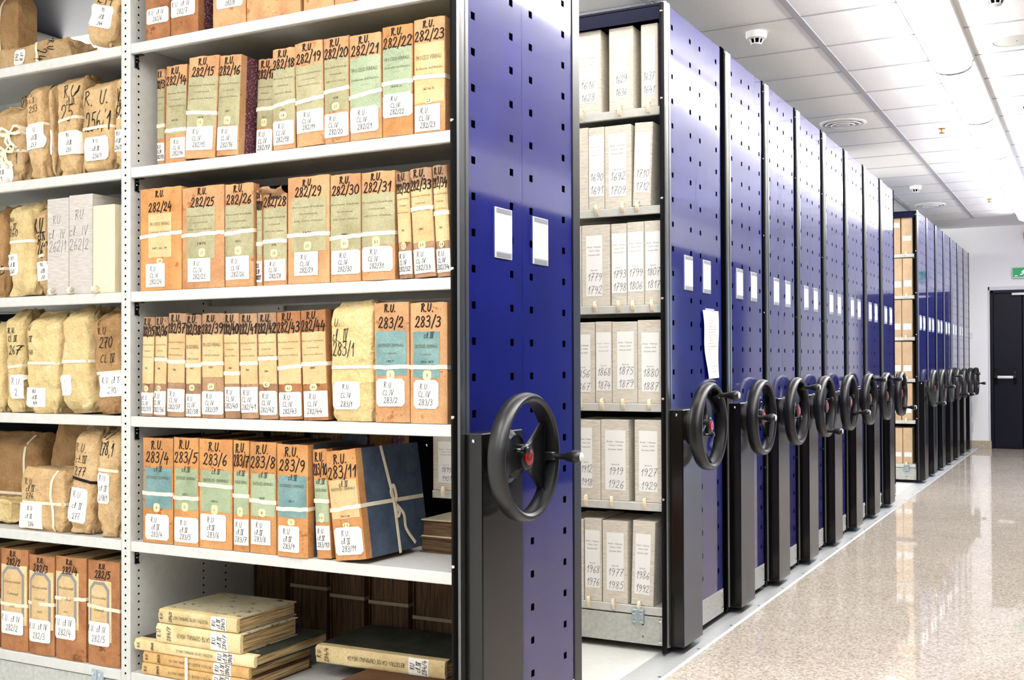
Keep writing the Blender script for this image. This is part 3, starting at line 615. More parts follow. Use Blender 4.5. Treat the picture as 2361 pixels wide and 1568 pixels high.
def end_face(root,Tp,Y0,ang,shift=0,cards=None,long=True):
    """corridor end of a unit: perforated sheets, profiles, drive box and handwheel"""
    if Tp=='A': ya,yb,yc,yd=.052,.374,.729,.787 if Y0<1 else .781; cols=[.081,.306],[.433,.664]; cv=(.024,.260); cards=cards or (.199,.440)
    else: ya,yb,yc,yd=.060,.316,.606,.624; cols=[.08,.245],[.375,.56]; cv=(.002,.230); cards=(.141,.39)
    for (a,b),c in zip(((ya,yb),(yb,yc)),cols):
        m=MB(); sheet(m,a+.0008,b-.0008,[x for x in c]); m.build('end_panel',root)
    m=MB(); m.prism([(.004,0),(.022,-.003),(.028,0),(.0285,.014),(.0268,.016),(.0268,.032),(.0285,.034),(.0285,ya-.003),(.026,ya),(.004,ya)],'z',.03,2.612,'alu'); m.build('edge_profile',root)
    m=MB(); m.prism([(.004,yc),(.026,yc),(.0285,yc+.003),(.0285,yd-.002),(.026,yd),(.004,yd)],'z',.03,2.612,'darkalu' if Y0<1 else 'hole'); m.build('edge_profile',root)  # black on later units paints in the shade of the gap behind
    m=MB(); m.prism([(.008,-.014),(.016,-.018),(.021,-.012),(.021,-.002),(.008,-.002)],'z',.03,2.605,'rubber')
    for z in (.20,.62,1.02,1.42,1.82,2.22,2.57): m.lathe([(.0055,-.013),(.005,-.0165),(.002,-.0185)],(.014,0,z),'chrome',10,'y')
    m.prism([(.004,-.002),(.012,-.032),(.020,-.034),(.022,-.002)],'z',.012,.22,'rubber'); m.build('bumper_strip',root,40)
    m=MB(); m.box(XS,XS+.0025,ya,yc,.028,.135,'galv',.0008)
    for y in (ya+.02,yc-.02):
        for z in (.05,.12): m.lathe([(.008,.0025),(.008,.006),(.004,.008)],(XS,y,z),'chrome',10,'x')
    m.build('kick_plate',root)
    m=MB(); m.box(XS-.002,.083,cv[0],cv[1],.03,.976,'blackcover',.003)
    m.lathe([(.006,-.0005),(.005,-.003),(.002,-.0045)],(.055,cv[0],.955),'chrome',10,'y'); m.build('drive_cover',root)
    m=MB(); yc_=(cv[0]+cv[1])/2; m.lathe([(.075,.083),(.075,.098),(.062,.104),(.060,.124),(.040,.128)],(0,yc_,.907),'plastic',40,'x'); m.build('gearbox',root,35)
    handwheel(root,.152,yc_,.907,ang)
    for k,y in enumerate(cards): card(root,y,CL if k else CL[:4])
def upright(mb,x0,x1,y0,y1,m,z1=2.6):
    mb.box(x0,x1,y0,y1,.03,z1,m)
def unit(label,Y0):
    return empty('mobile_shelving_unit',label,'shelving unit',(0,Y0,0),group='blue mobile shelving units')
def shelf(root,x0,x1,z,y0=0.004,m='steel',sub=True,name='shelf'):
    mb=MB(); mb.prism([(y0+a,z+b) for a,b in SHELF],'x',x0,x1,m)
    return mb.build(name,root)
def post(root,x0,x1,y0,y1):
    """steel upright: front and rear flanges, web sheet and adjustment holes"""
    m=MB(); m.box(x0,x1,y0,y0+.03,.03,2.6,'steel',.0015); m.box(x0,x1,y1-.03,y1,.03,2.6,'steel',.0015)
    m.box(x1-.002,x1,y0+.03,y1-.03,.03,2.6,'steel'); m.box(x0,x0+.002,y0+.03,y1-.03,.03,2.6,'steel')
    z=.075
    while z<2.58:
        m.lathe([(.0038,-.0003),(.0001,-.0003)],((x0+x1)/2,y0,z),'hole',10,'y',cap=False)
        for yy in (.036,.33,.44,.73):
            m.mesh([(x1+.0003,y0+yy+.0038*math.cos(k*.6283),z+.0038*math.sin(k*.6283)) for k in range(10)],[tuple(range(10))],'hole')
        z+=.025
    m.build('upright',root)
# --- the nearest unit: two bays open to the camera
u1=unit('nearest blue mobile unit, its grey shelves full of old tan volumes and paper bundles',-.004)
end_face(u1,'A',-.004,-3)
BX=((-1.2,0.),(-2.44,-1.24))
for x0,x1 in BX:
    for r in 'EDCBAT':
        z=ZS[r]
        shelf(u1,x0+.001,x1-.003,z)
        if r!='T' and not (r=='C' and x0==-1.2): shelf(u1,x0+.001,x1-.003,z,.41)
        elif r=='C': shelf(u1,x0+.001,x1-.003,z,.41)
        m=MB(); m.box(x0+.001,x0+.005,.018,.034,z-.075,z-.028,'clip',.001); m.box(x0+.001,x0+.03,.018,.034,z-.036,z-.033,'clip')
        for zz in (-.055,-.043): m.lathe([(.0025,.005),(.0015,.0062)],(x0,.026,z+zz),'chrome',8,'x')
        m.build('shelf_bracket',u1)
for x0,x1 in ((-1.24,-1.2),(-2.48,-2.44)): post(u1,x0,x1,.001,.785)
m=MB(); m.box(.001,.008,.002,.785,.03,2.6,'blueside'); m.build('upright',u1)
m=MB(); m.box(-1.2,0,.387,.392,1.402,2.6,'backshade'); m.box(-2.44,-1.24,.387,.392,.18,2.16,'backshade'); m.build('shade_backing',u1)  # dark sheets added to stand in for the shade behind the rows
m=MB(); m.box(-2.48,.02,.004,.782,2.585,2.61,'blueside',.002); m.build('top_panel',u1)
def plinth(root,x0,x1,lx):
    m=MB(); m.box(x0,x1,.012,.05,.03,.143,'galv',.001)
    for x in (x1-.02,): 
        for z in (.045,.13): m.lathe([(.007,.012),(.006,.008),(.002,.007)],(x,0,z),'chrome',10,'y')
    for z,c in ((.11,'hole'),(.06,'brass')): m.lathe([(.005,.0118),(.0001,.0116)],(x1-.095,0,z),c,10,'y',cap=False)
    p=m.build('plinth',root)
    m=MB(); m.box(lx-.026,lx+.026,.0,.012,.112,.170,'zinc',.003); m.box(lx-.002,lx+.002,-.002,.001,.115,.168,'zinc')
    for a in (-.015,.015):
        for z in (.124,.155): m.lathe([(.006,.0005),(.005,-.002),(.001,-.003)],(lx+a,0,z),'chrome',10,'y')
    m.build('latch_bracket',p)
plinth(u1,-2.44,-1.242,-1.35); plinth(u1,-1.198,0,-.2)
# --- second unit: linen boxes towards the aisle, paper notice on its end
u2=unit('blue mobile unit holding grey linen box files, paper notice taped on its end',1.622)
end_face(u2,'A',1.622,58,cards=(.215,.461))
for r in 'EDCBAT':
    z=ZS[r]; shelf(u2,-1.086,-.004,z,.017)
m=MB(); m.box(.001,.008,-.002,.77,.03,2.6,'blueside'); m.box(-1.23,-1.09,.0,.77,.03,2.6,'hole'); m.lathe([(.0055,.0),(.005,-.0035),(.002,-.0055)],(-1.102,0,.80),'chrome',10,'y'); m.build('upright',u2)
m=MB(); m.box(-1.09,0,.395,.40,.18,2.58,'backshade'); m.build('shade_backing',u2)
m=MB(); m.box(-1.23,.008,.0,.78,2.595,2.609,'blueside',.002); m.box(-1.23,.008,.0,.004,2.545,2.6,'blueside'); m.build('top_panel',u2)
plinth(u2,-1.09,.008,-.105)
# --- packed units
def packed(label,Y0,ang):
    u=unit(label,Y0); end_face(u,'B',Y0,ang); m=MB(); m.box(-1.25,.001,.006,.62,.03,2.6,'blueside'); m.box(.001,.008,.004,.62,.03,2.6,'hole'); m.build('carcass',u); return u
TY=[2.447,3.133,3.819,4.513,5.206,5.9,6.593,9.261,9.97,10.659,11.354,12.06,12.745]
AN=[178,58,-105,-28,68,62,-50, 0,42,-50,-62,45,-12]
u3=packed('blue unit directly behind the one with the paper notice, crank over the hub',TY[0],AN[0])
LB=['second blue unit behind the one with the paper notice, crank up','third blue unit behind the one with the paper notice, crank down','fourth blue unit behind the one with the paper notice','fifth blue unit behind the one with the paper notice, crank raised','second to last blue unit before the aisle of kraft boxes','last blue unit before the aisle of kraft boxes, closing the front row',
'first blue unit behind the one holding kraft boxes','second blue unit behind the one holding kraft boxes','third blue unit behind the one holding kraft boxes','fourth blue unit behind the one holding kraft boxes','second to last blue unit before the far white wall','last blue unit of all, standing against the far white wall']
for y,a,lb in zip(TY[1:],AN[1:],LB):
    c=copy_tree(u3); c.location.y=y; c['label']=lb
    for ch in c.children:
        if ch.name.startswith('handwheel'): ch.rotation_euler.x=R(a)
# --- unit with kraft boxes facing the second aisle
u10=unit('blue unit whose open shelves hold pale kraft archive boxes, beyond the second aisle',8.601); end_face(u10,'B',8.601,-80)
for r in 'EDCBAT': shelf(u10,-1.2,-.004,ZS[r],.014)
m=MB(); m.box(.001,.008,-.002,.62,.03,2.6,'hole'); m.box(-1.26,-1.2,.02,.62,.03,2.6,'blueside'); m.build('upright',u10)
m=MB(); m.box(-1.2,0,.395,.40,.18,2.58,'backshade'); m.build('shade_backing',u10)
m=MB(); m.box(-1.24,.008,.0,.62,2.595,2.609,'blueside',.002); m.box(-1.24,.008,.0,.004,2.545,2.6,'blueside'); m.build('top_panel',u10)
plinth(u10,-1.2,.008,-.09)
# --- notice taped to the second unit
nt=empty('paper_notice','long creased white paper notice taped to a blue unit end','notice',(XS,1.622,0))
m=MB(); vs=[]; nr,nc=14,6
for i in range(nr+1):
    f=i/nr; z=1.392-.30*f; a=.442+.061*(f**1.6)+(.006*math.sin(f*9)); b=.672
    for j in range(nc+1):
        g=j/nc; vs.append((.004+.005*(1-g)**2*(.3+f)+.002*math.sin(f*7),a+(b-a)*g,z+.003*g))
fs=[(i*(nc+1)+j,(i+1)*(nc+1)+j,(i+1)*(nc+1)+j+1,i*(nc+1)+j+1) for i in range(nr) for j in range(nc)]
m.mesh(vs,fs,'card')
def nmap(u,z,off):
    f=(1.392-z)/.3; a=.442+.061*(max(f,0)**1.6)+.006*math.sin(f*9); g=(u-a)/(.672-a); return (.0048+.005*(1-g)**2*(.3+f)+.002*math.sin(f*7)+off,u,z+.003*g)
rn=random.Random(3)
for k in range(16):
    z=1.36-.0125*k-(.05 if k>11 else 0); n=rn.randint(2,5); u=.52+.05*(k>11)
    for q in range(n):
        w=rn.uniform(.008,.022); a,b=ribbon([(u,z),(u+w,z)],.0022); u+=w+.006; m.mesh([nmap(*p,.0006) for p in a+b],[(0,2,3,1)],'printpale')
m.build('sheet',nt,60)
m=MB(); m.box(.001,.0045,.49,.61,1.383,1.402,'clear'); m.build('adhesive_tape',nt)
# ------------------------------------------------------------------ bound volumes, spine to the aisle
CLR={'olive':'olive','sage':'pale green','teal':'blue-green','cream':'cream',None:'no'}
def vols(row,where,items,**base):
    for it in items:
        n,uL,uR,vT,kw=it; k=dict(base); k.update(kw); lb=k.pop('label',None); vis=k.pop('vis',n)
        if not lb:
            lb=f"volume marked {vis}, {CLR.get(k.get('lab','olive'),'printed')} title label, {where}"
        k.setdefault('group','bound volumes '+where); bound(n,uL,uR,vT,row,lb,**k)
vols('T','on the top shelf',[
 ('282/6',333,391,-118,dict(spine='rust',wl=(.1,.97,.66,.83),ws='ONE',cut=.006,lab=None,tie=0)),
 ('282/7',391.5,456,-126,dict(spine='rust',wl=(.03,.92,.60,.80),ws='ONE',cut=.006,lab=None,tie=0,board='marble_purple')),
 ('282/8',489,566,-140,dict(spine='tan',wl=(.15,.93,.62,.80),ws='ONE',cut=.006,lab=None,tie=0)),
 ('282/9',567,692,-150,dict(spine='tan',wl=(.2,.8,.56,.72),ws='ONE',cut=.006,lab=None,tie=0,label='broad tan bound volume cut by the top edge, right of the volume marked 282/8')),
 ('282/10',698,769,-158,dict(spine='tan',wl=(.1,.9,.5,.66),ws='ONE',lab=None,tie=0,label='tan bound volume cut by the top edge, narrower of the last two visible there')),
 ('282/11',770,862,-172,dict(spine='tan',wl=(.1,.9,.45,.62),ws='ONE',lab=None,tie=0,label='tan bound volume at the top edge, rightmost whose bottom corner shows'))],Y=.006)
A='on the second shelf down'
vols('A',A,[
 ('282/13',361,379.5,160,dict(Y=.07,num='',tie=.57,wl=(.0,.98,.74,.92),label='sliver of an old volume pushed back at the left end of the 282 volumes')),
 ('282/14',380.5,429,152,dict(Y=.022,year='1867-68',tie=.66,wl=(.3,.98,.74,.945),num='',lx=(.1,1.),sf=(.6,.66),tilt=1.0,vis='282/1, last digit hidden')),
 ('282/15',429.5,500,133,dict(tilt=3.4,year='1868',yf=.60,num='15',tie=.555,tt=-.006,wl=(.03,.93,.69,.92),cut=.004)),
 ('282/16',501.5,552,129,dict(tilt=2.6,year='1870',num='16',tie=0,wl=(.0,.97,.71,.945),board='marble_purple',lx=(.0,1.),d=.27)),
 ('282/17',591,631,138,dict(Y=.072,tilt=2.2,year='1871',yf=.6,num='17',tie=.51,wl=(.05,.98,.72,.96),cut=.004,d=.24)),
 ('282/18',627.5,680,112,dict(tilt=-.3,year='1872',num='18',yf=.61,sf=(.63,.7),tie=.55,tt=.012,wl=(.02,.96,.72,.955),cut=.004,lz=(.2,.76))),
 ('282/19',680.5,745.5,97,dict(tilt=-1.6,year='1873',yf=.58,tie=.56,tt=.008,wl=(.02,.98,.655,.87),lz=(.23,.66))),
 ('282/20',746,804,86,dict(tilt=-.6,year='1874',yf=.575,num='20',sf=(.62,.69),tie=.5,tt=.006,wl=(.0,.98,.72,.945),cut=.004)),
 ('282/21',804.5,879,79,dict(tilt=-.6,lab='sage',kind='PR',tie=.57,tt=.012,wl=(.02,.92,.69,.93),cut=.007,lz=(.215,.72))),
 ('282/22',880,951.5,59,dict(lab='sage',kind='PR',tie=.515,wl=(.02,1.,.615,.83),cut=.008,year='1864 AL 66',yf=.55,lz=(.2,.62),spine='amber')),
 ('282/23',953,1026,41,dict(lab='cream',kind='PR',tie=.515,tt=-.004,wl=(.03,.87,.76,1.-.012),year='1867 AL 70',yf=.62,num='23',sf=(.7,.75),lz=(.22,.74),board='marble_purple'))],Y=.004,fr=(.055,.155))
B='on the third shelf down'
vols('B',B,[
 ('282/24',322,418,433,dict(lab='cream',kind='PR',lx=(.22,.78),lz=(.25,.68),tie=.46,tt=.008,wl=(.16,.63,.74,.965),year='1871 AL 74',yf=.59,num='24',sf=(.69,.74),spine='amber',fr=(.06,.19))),
 ('282/25',418.5,516.5,430,dict(lx=(.12,.8),tie=.47,tt=.004,wl=(.16,.70,.705,.935),year='1875',num='25',lz=(.2,.71),fr=(.05,.155))),
 ('282/26',517.5,584,424,dict(lx=(.0,1.),tie=.47,tt=.006,wl=(.04,.88,.705,.93),year='1876',num='26',lz=(.21,.72),fr=(.05,.155))),
 ('282/27',590.5,604.5,440,dict(Y=.014,tie=.56,wl=(.0,.98,.74,.96),vis='282, only a dark strip')),
 ('282/28',605.5,661,447,dict(Y=.012,tie=.52,year='1878',yf=.56,num='28',wl=(.08,.97,.72,.95),lx=(.0,1.),lz=(.16,.74),fr=(.02,.09),vis='282/28, torn head')),
 ('282/29',662,759.5,407,dict(lx=(.1,.93),tie=.545,year='1879',yf=.525,num='29',wl=(.18,.75,.705,.925),lz=(.20,.7),fr=(.06,.145),spine='tan')),
 ('282/30',760.5,831.5,402,dict(lx=(.0,1.),tie=.585,tt=.004,year='1880',yf=.56,num='30',sf=(.6,.69),wl=(.05,.99,.71,.93),cut=.005,lz=(.19,.72),fr=(.055,.15))),
 ('282/31',832.5,910,396,dict(lx=(.0,1.),bulge=.008,tie=.57,year='',num='31',sf=(.6,.7),wl=(.02,.96,.69,.92),cut=.007,lz=(.2,.68),fr=(.05,.145))),
 ('282/32',915.5,948,398,dict(tilt=-2.5,spine='brownspine',lab='cream',bulge=.006,tie=0,num='32',sf=(.66,.73),year='1881',yf=.55,wl=(.0,.98,.745,.96),lz=(.17,.66))),
 ('282/33',948.5,1000,389,dict(tilt=-3,spine='brownspine',lab='cream',bulge=.008,tie=.37,num='33',sf=(.67,.74),year='1881',yf=.56,wl=(.02,.98,.74,.96),lz=(.17,.68))),
 ('282/34',1001,1036,382,dict(tilt=-3,spine='brownspine',lab='cream',bulge=.006,tie=.43,num='34',sf=(.68,.74),year='1881',yf=.56,wl=(.05,.98,.75,.96),lz=(.17,.68)))],Y=.005,mk=(.019,.027),fr=(.05,.155))
Cc='on the fourth shelf down'
vols('C',Cc,[
 ('282/35',327,355,732,dict(tilt=1.6,year='1882',yf=.515,num='35',sf=(.69,.75),tie=.78,wl=(.0,.98,.77,.97))),
 ('282/36',355.5,384.5,731,dict(tilt=1.6,year='1882',yf=.52,num='36',sf=(.69,.74),tie=.43,wl=(.0,.98,.745,.98))),
 ('282/37',385.5,426.5,723,dict(tilt=1.2,year='1882',yf=.545,num='',tie=.47,wl=(.0,1.,.73,.95),cut=.003)),
 ('282/38',427,463.5,726,dict(lab='cream',kind='CA',year='1883',yf=.52,num='38',sf=(.68,.74),tie=.495,wl=(.02,.98,.77,.985))),
 ('282/39',464,515,723,dict(lab='cream',kind='CA',year='1883',yf=.515,num='39',sf=(.67,.73),tie=.48,wl=(.02,1.,.745,.965),cut=.004,lz=(.2,.61))),
 ('282/40',515.5,552,724,dict(tilt=-1,year='1884',yf=.52,num='',tie=.57,wl=(.05,1.,.7,.93))),
 ('282/41',552.5,594,724,dict(tilt=-1.4,year='1884',yf=.535,num='',tie=.475,wl=(.04,.98,.70,.94))),
 ('282/42',594.5,638.5,722,dict(tilt=-1.5,year='1884',yf=.55,num='42',sf=(.65,.7),tie=.43,wl=(.04,.98,.735,.96),cut=.004)),
 ('282/43',639.5,694.5,720,dict(tilt=-1.8,year='',num='43',sf=(.68,.74),tie=.515,tt=.004,wl=(.03,.98,.745,.97),cut=.004,spine='rust')),
 ('282/44',695,753,716,dict(tilt=-2,year='1885',yf=.525,num='44',sf=(.67,.73),tie=.49,wl=(.05,1.,.735,.97),spine='rust')),
 ('283/2',862.5,943.5,698,dict(lab='teal',kind='SS',spine='tan',tie=.54,num='2',sf=(.565,.64),year='1857',yf=.49,wl=(.06,.89,.635,.865),cut=.009,lz=(.24,.61),lx=(.06,.94),fr=(.05,.17),tilt=-.6)),
 ('283/3',944.5,1031,698,dict(lab='teal',kind='SS',spine='tan',tie=.535,num='3',sf=(.56,.64),year='1858 1859',yf=.49,wl=(.12,.8,.64,.875),cut=.009,lz=(.24,.62),lx=(.1,.83),fr=(.045,.16),board='boardblue',cl=True))],
 Y=.006,spine='brownspine',lab='cream',kind='PV',bulge=.005,lz=(.2,.67),fr=(.05,.145),mk=(.020,.029))
D='on the fifth shelf'
vols('D',D,[
 ('283/4',328,398,1010,dict(lab='teal',tie=.53,num='4',sf=(.62,.7),wl=(.12,.9,.725,.965),cut=.008)),
 ('283/5',399,457,1009,dict(lab='sage',tie=.56,num='5',sf=(.6,.68),year='1855',yf=.525,wl=(.06,1.,.735,.965),cut=.006)),
 ('283/6',457.5,535,1013,dict(lab='sage',tie=.425,tt=-.004,num='6',sf=(.6,.685),year='1856',yf=.565,wl=(.06,.84,.685,.925),cut=.005)),
 ('283/7',536.5,574,1016,dict(lab='sage',tie=.5,num='7',sf=(.6,.685),wl=(.1,.98,.71,.94))),
 ('283/8',574.5,636.5,1019,dict(lab='sage',tie=.535,tt=-.004,num='8',sf=(.6,.67),year='1858',yf=.505,wl=(.07,.82,.70,.92),cut=.0)),
 ('283/9',637,709.5,1025,dict(Y=-.004,lab='teal',tie=.575,tt=.003,num='9',sf=(.66,.72),year='1859',yf=.505,wl=(.07,.76,.725,.955),cut=.004,board='boardblue',lx=(.06,.96),lz=(.28,.65))),
 ('283/10',724,758.5,1037,dict(Y=.012,tilt=-3.2,lab='sage',tie=.475,num='10',sf=(.585,.67),wl=(.04,.98,.70,.92),d=.24))],
 Y=.004,spine='amber',kind='SC',lz=(.285,.665),lx=(.08,.97),ws='R',fr=(.07,.185),mk=(.025,.033),cl=True,bulge=.002)
bw,ww,hh=bound('283/11',757,832,1043,'D','leaning tan volume marked 283/11 with blue cloth cover and tied white tape bow',Y=-.002,tilt=-7.5,turn=-4,spine='amber',board='boardblue',lab='cream',kind='SC',lz=(.27,.62),lx=(.04,.96),year='1861-64',yf=.6,num='11',sf=(.66,.7),tie=.53,tt=.006,wl=(.06,.97,.70,.95),cut=.009,ws='R',d=.30,fr=(.08,.20),mk=(.025,.034),cl=True)
m=MB(); x=ww/2+.0035
def cov(y,z,o): return (x+o,y,z)
def band(pts,t,o=0):
    a,b=ribbon(smooth_line(pts,5),t); n=len(a); m.mesh([cov(*p,o) for p in a]+[cov(*p,o) for p in b]+[cov(*p,o+.0012) for p in a]+[cov(*p,o+.0012) for p in b],[f for i in range(n-1) for f in ((i,i+1,n+i+1,n+i),(2*n+i,3*n+i,3*n+i+1,2*n+i+1),(i,2*n+i,2*n+i+1,i+1),(n+i,n+i+1,3*n+i+1,3*n+i))],'tape')
band([(.115,hh*.985),(.135,hh*.7),(.15,hh*.45),(.155,.0)],.011); band([(.15,hh*.45),(.135,hh*.56),(.15,hh*.62),(.158,hh*.52),(.15,hh*.45)],.010,.004); band([(.15,hh*.45),(.185,hh*.34),(.19,hh*.2),(.225,hh*.06)],.010,.003); band([(.15,hh*.45),(.165,hh*.36),(.152,hh*.33),(.15,hh*.45)],.009,.005)
m.build('tie_bow',bw)
# torn head flap of 282/28
o28=[o for o in COL.objects if o.get('label','').startswith('volume marked 282/28')][0]
p=onY(633,441,.012); L=p-o28.location; m=MB(); vs=[]; rn=random.Random(5)
for i in range(5):
    for j in range(11):
        f=i/4; g=j/10; vs.append((-.046+.088*g,-.004-.018*math.sin(f*2.4)+.004*rn.random(),L.z-.012+.020*f+.006*math.sin(g*7)+.004*rn.random()))
m.mesh(vs,[(i*11+j,i*11+j+1,(i+1)*11+j+1,(i+1)*11+j) for i in range(4) for j in range(10)],'brownspine'); m.build('torn_flap',o28,40)
# left bay, bottom shelf
vols('E','on the bottom shelf of the left bay',[
 ('282/1',-58,-1,1262,dict(label='tan bound volume at the bottom left corner, only a sliver of label showing')),
 ('282/2',1,64,1266,dict(tie=.55,wl=(.06,.88,.62,.84),cut=.006)),
 ('282/3',65.5,125,1281,dict(tie=.485,wl=(.06,.90,.645,.87),cut=.006)),
 ('282/4',127,198,1285,dict(tie=.405,tt=.006,lx=(.0,.80),wl=(.0,.72,.575,.80),cut=.007,lz=(.15,.70))),
 ('282/5',201.5,275.5,1294,dict(tie=.45,tt=-.008,lx=(.02,.78),wl=(.05,.74,.585,.81),cut=.006,lz=(.19,.77)))],
 Y=.012,spine='rust',lab='vellum',kind='OCT',lx=(.0,.97),lz=(.16,.74),fr=(.05,.13),ws='ONE',mk=(.016,.024),d=.27,bulge=.004)
# ------------------------------------------------------------------ volumes lying flat
def flat(n,uL,uR,z0,t,d,label,spine='vellum',board='boardgreen',Y=0.,title='REGISTRO CAUSE CRIMINALI 1856-58',wl=(.66,.83),hand=(.04,.16),turn=0,name='flat_register',fore=False,flip=False,pos=None,L=None,grp='registers lying flat on the bottom shelf',tw=.4,tc=.46):
    if pos is None:
        vm=onYv(uL,z0+t/2,Y); x0=onY(uL,vm,Y).x; x1=onY(uR,onYv(uR,z0+t/2,Y),Y).x; L=x1-x0; pos=(x1,Y)
    rn=random.Random(hash_(n+label[:20])); cov,pg,mp,prof=vol_mesh(t,L,d,rn.randint(1,900),spine,board,.003,'pages_brown_shade' if fore else 'pages',.003)
    mpl=lambda s,q,off: mp(q,L-s,off)
    root=empty('bound_register',label,'book',(pos[0],pos[1],z0),(0,-math.pi/2,R(turn)),grp)
    if not fore:
        if hand: write(cov,'R.U',L*hand[0],t*.5,t*.26,.0016,mpl,'pen',.002,rot=math.pi/2,rnd=rn); write(cov,n,L*hand[1],t*.5,t*.26,.0016,mpl,'pen',.002,rot=math.pi/2,wmax=t*.8,rnd=rn)
        if title: printed(cov,title,L*tc,t*.5,L*tw,t*.26,mpl,'print',.0014,rot=math.pi)
    cov.build('cover',root,40); pg.build('page_block',root)
    if wl and not fore:
        lb=MB(); a,b=wl; xs=[(q,L*(1-b)) for q in (0,1)]
        patch(lb,t*.03,t*.97,L*(1-b),L*(1-a),mp,'whitepaper',.0014,nz=3,rnd=rn)
        for k,s in enumerate(('RU','cl.N',n)): 
            if not flip: write(lb,s,L*(a+(b-a)*(.2+.3*k)),t*.5,L*(b-a)*.22,.0019,mpl,'pen',.002,rot=math.pi/2,wmax=t*.8,rnd=rn)
            else: write(lb,s,L*(b-(b-a)*(.2+.3*k)),t*.5,L*(b-a)*.22,.0019,mpl,'pen',.002,rot=-math.pi/2,wmax=t*.8,rnd=rn)
        lb.build('shelf_label',root)
    return root
z=ZE+.001
flat('284/3',328,574,z,.036,.30,'lowest tan register of the left stack, spine titled RUOLO ASSISE',spine='ochre',board='boardbrown',title='RUOLO ASSISE CAGLIARI 1865-70',wl=(.68,.84),Y=.004); z+=.0372
flat('284/2',331,575,z,.036,.30,'second register from the bottom of the left stack, tape around it',spine='ochre',board='boardbrown',title='RUOLO ASSISE CAGLIARI 1861-70',wl=(.68,.84),Y=.004); z+=.0372
flat('284/8',311,587,z,.034,.36,'large dark covered register third from the bottom of the left stack',spine='vellum',board='boardgreen',title='REGISTRO CAUSE CRIMINALI 1850-56',wl=(.7,.84),Y=.0,tc=.52,tw=.3); z+=.0355
flat('284/7',361,555,z,.058,.27,'thick cream register marked 284/7 in the left stack',spine='vellum',board='boardworn',title='CAUSE CRIMINALI 1858-59',wl=(.66,.86),Y=-.002); z+=.0595
flat('284/5',367,547,z,.044,.28,'top register of the left stack with mottled worn grey cover',spine='vellum',board='boardworn',title='REGISTRO CAUSE CRIMINALI 1857',wl=(.68,.87),Y=.004,tc=.42,tw=.44)
tb=MB(); tp=onY(430,1530,0).x
def ringbox(mb,x0,x1,y0,y1,z0,z1,th,m):
    for a in ((x0,x1,y0-th,y0,z0,z1),(x0,x1,y1,y1+th,z0,z1),(x0,x1,y0-th,y1+th,z1,z1+th*.4)): mb.box(*a,m)
ringbox(tb,-.006,.006,-.004,.306,ZE+.002,ZE+.0745,.0012,'tape'); tag(tb.build('tie_tape',None,None,(tp+.0,.0035,0)),'white cloth tape tied round the two lowest registers of the left stack','tape')
z=ZE+.001
pA=onZ(1003,1560,z+.03); pB=onZ(730,1528,z+.055)
flat('284/1',757,1036,z,.05,.27,'lower register of the right stack with blue patched spine end',spine='ochre',board='boardbrown',title='REGISTRO CAUSE CRIMINALI',wl=(.08,.24),hand=None,flip=True,Y=.03,tc=.5,tw=.4); z+=.0505
a=onZ(729,1526,z); b=onZ(1027,1568,z); tn=math.degrees(math.atan2(b.y-a.y,b.x-a.x)); LL=(b-a).length
flat('284/4',0,0,z,.054,.30,'black covered register with cream spine marked 284/4, top of the right stack',pos=(b.x,b.y),L=LL,turn=tn,title='REGISTRO CAUSE CRIMINALI 1856-58',wl=(.73,.88),hand=(.03,.09),tc=.48,tw=.44)
# the pair lying at the right end of the fifth shelf, fore edges outwards
for k,(t,bd,lb) in enumerate(((.046,'boardbrown','lower worn register lying at the right end of the fifth shelf'),(.052,'boardworn','grey mottled register lying on another at the right end of the fifth shelf'))):
    r=flat('x'+str(k),0,0,ZD+.001+.0465*k,t,.30,lb,board=bd,spine='rust',pos=(-.035,.55),L=.23,fore=True,grp='registers lying at the right end of the fifth shelf')
    r.rotation_euler=(0,-math.pi/2,math.pi); r.location=(-.262+.006*k,.545,ZD+.001+.0465*k)
# rear volumes showing their page edges
def rear(row,x0,x1,h,label,tie,Y=.44,d=.26,board='boardbrown',grp='dark volumes at the back of the bottom shelf',page='pages'):
    w=x1-x0; rn=random.Random(hash_(label)); cov,pg,mp,prof=vol_mesh(w,h,d,rn.randint(1,900),'rust',board,.003,'pages_brown_shade' if row=='E' else page)
    root=empty('bound_volume',label,'book',(x1,Y+d,ZS[row]+.001),(0,0,math.pi),grp); cov.build('cover',root,40); pg.build('page_block',root)
    if tie: tie_band(w,d*1.0,h*tie,prof,.012,0,'tapegrey',rn=rn).build('tie_tape',root,30)
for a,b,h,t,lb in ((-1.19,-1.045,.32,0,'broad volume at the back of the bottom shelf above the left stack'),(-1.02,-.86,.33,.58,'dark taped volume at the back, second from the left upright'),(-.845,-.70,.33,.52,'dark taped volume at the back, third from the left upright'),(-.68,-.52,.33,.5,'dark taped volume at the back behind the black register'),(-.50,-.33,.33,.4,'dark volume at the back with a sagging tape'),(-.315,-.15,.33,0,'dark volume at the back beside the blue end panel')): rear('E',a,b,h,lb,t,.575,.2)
for a,b,h,bd,lb in ((-1.18,-1.02,.33,'boardgreen','dark volume at the back of the fifth shelf behind 283/4'),(-1.0,-.84,.34,'boardgreen','dark volume at the back of the fifth shelf behind 283/6'),(-.82,-.69,.33,'boardblue','dark volume at the back of the fifth shelf behind 283/8')): rear('D',a,b,h,lb,0,.43,board=bd,grp='dark volumes at the back of the fifth shelf')
x0=onY(846,1050,.43).x; x1=onY(905,1050,.43).x
rear('D',x0,x1,.345,'tall mottled volume standing at the back behind the leaning blue one',0,.43,d=.1,board='marble_purple',grp=None,page='kraftbrown')
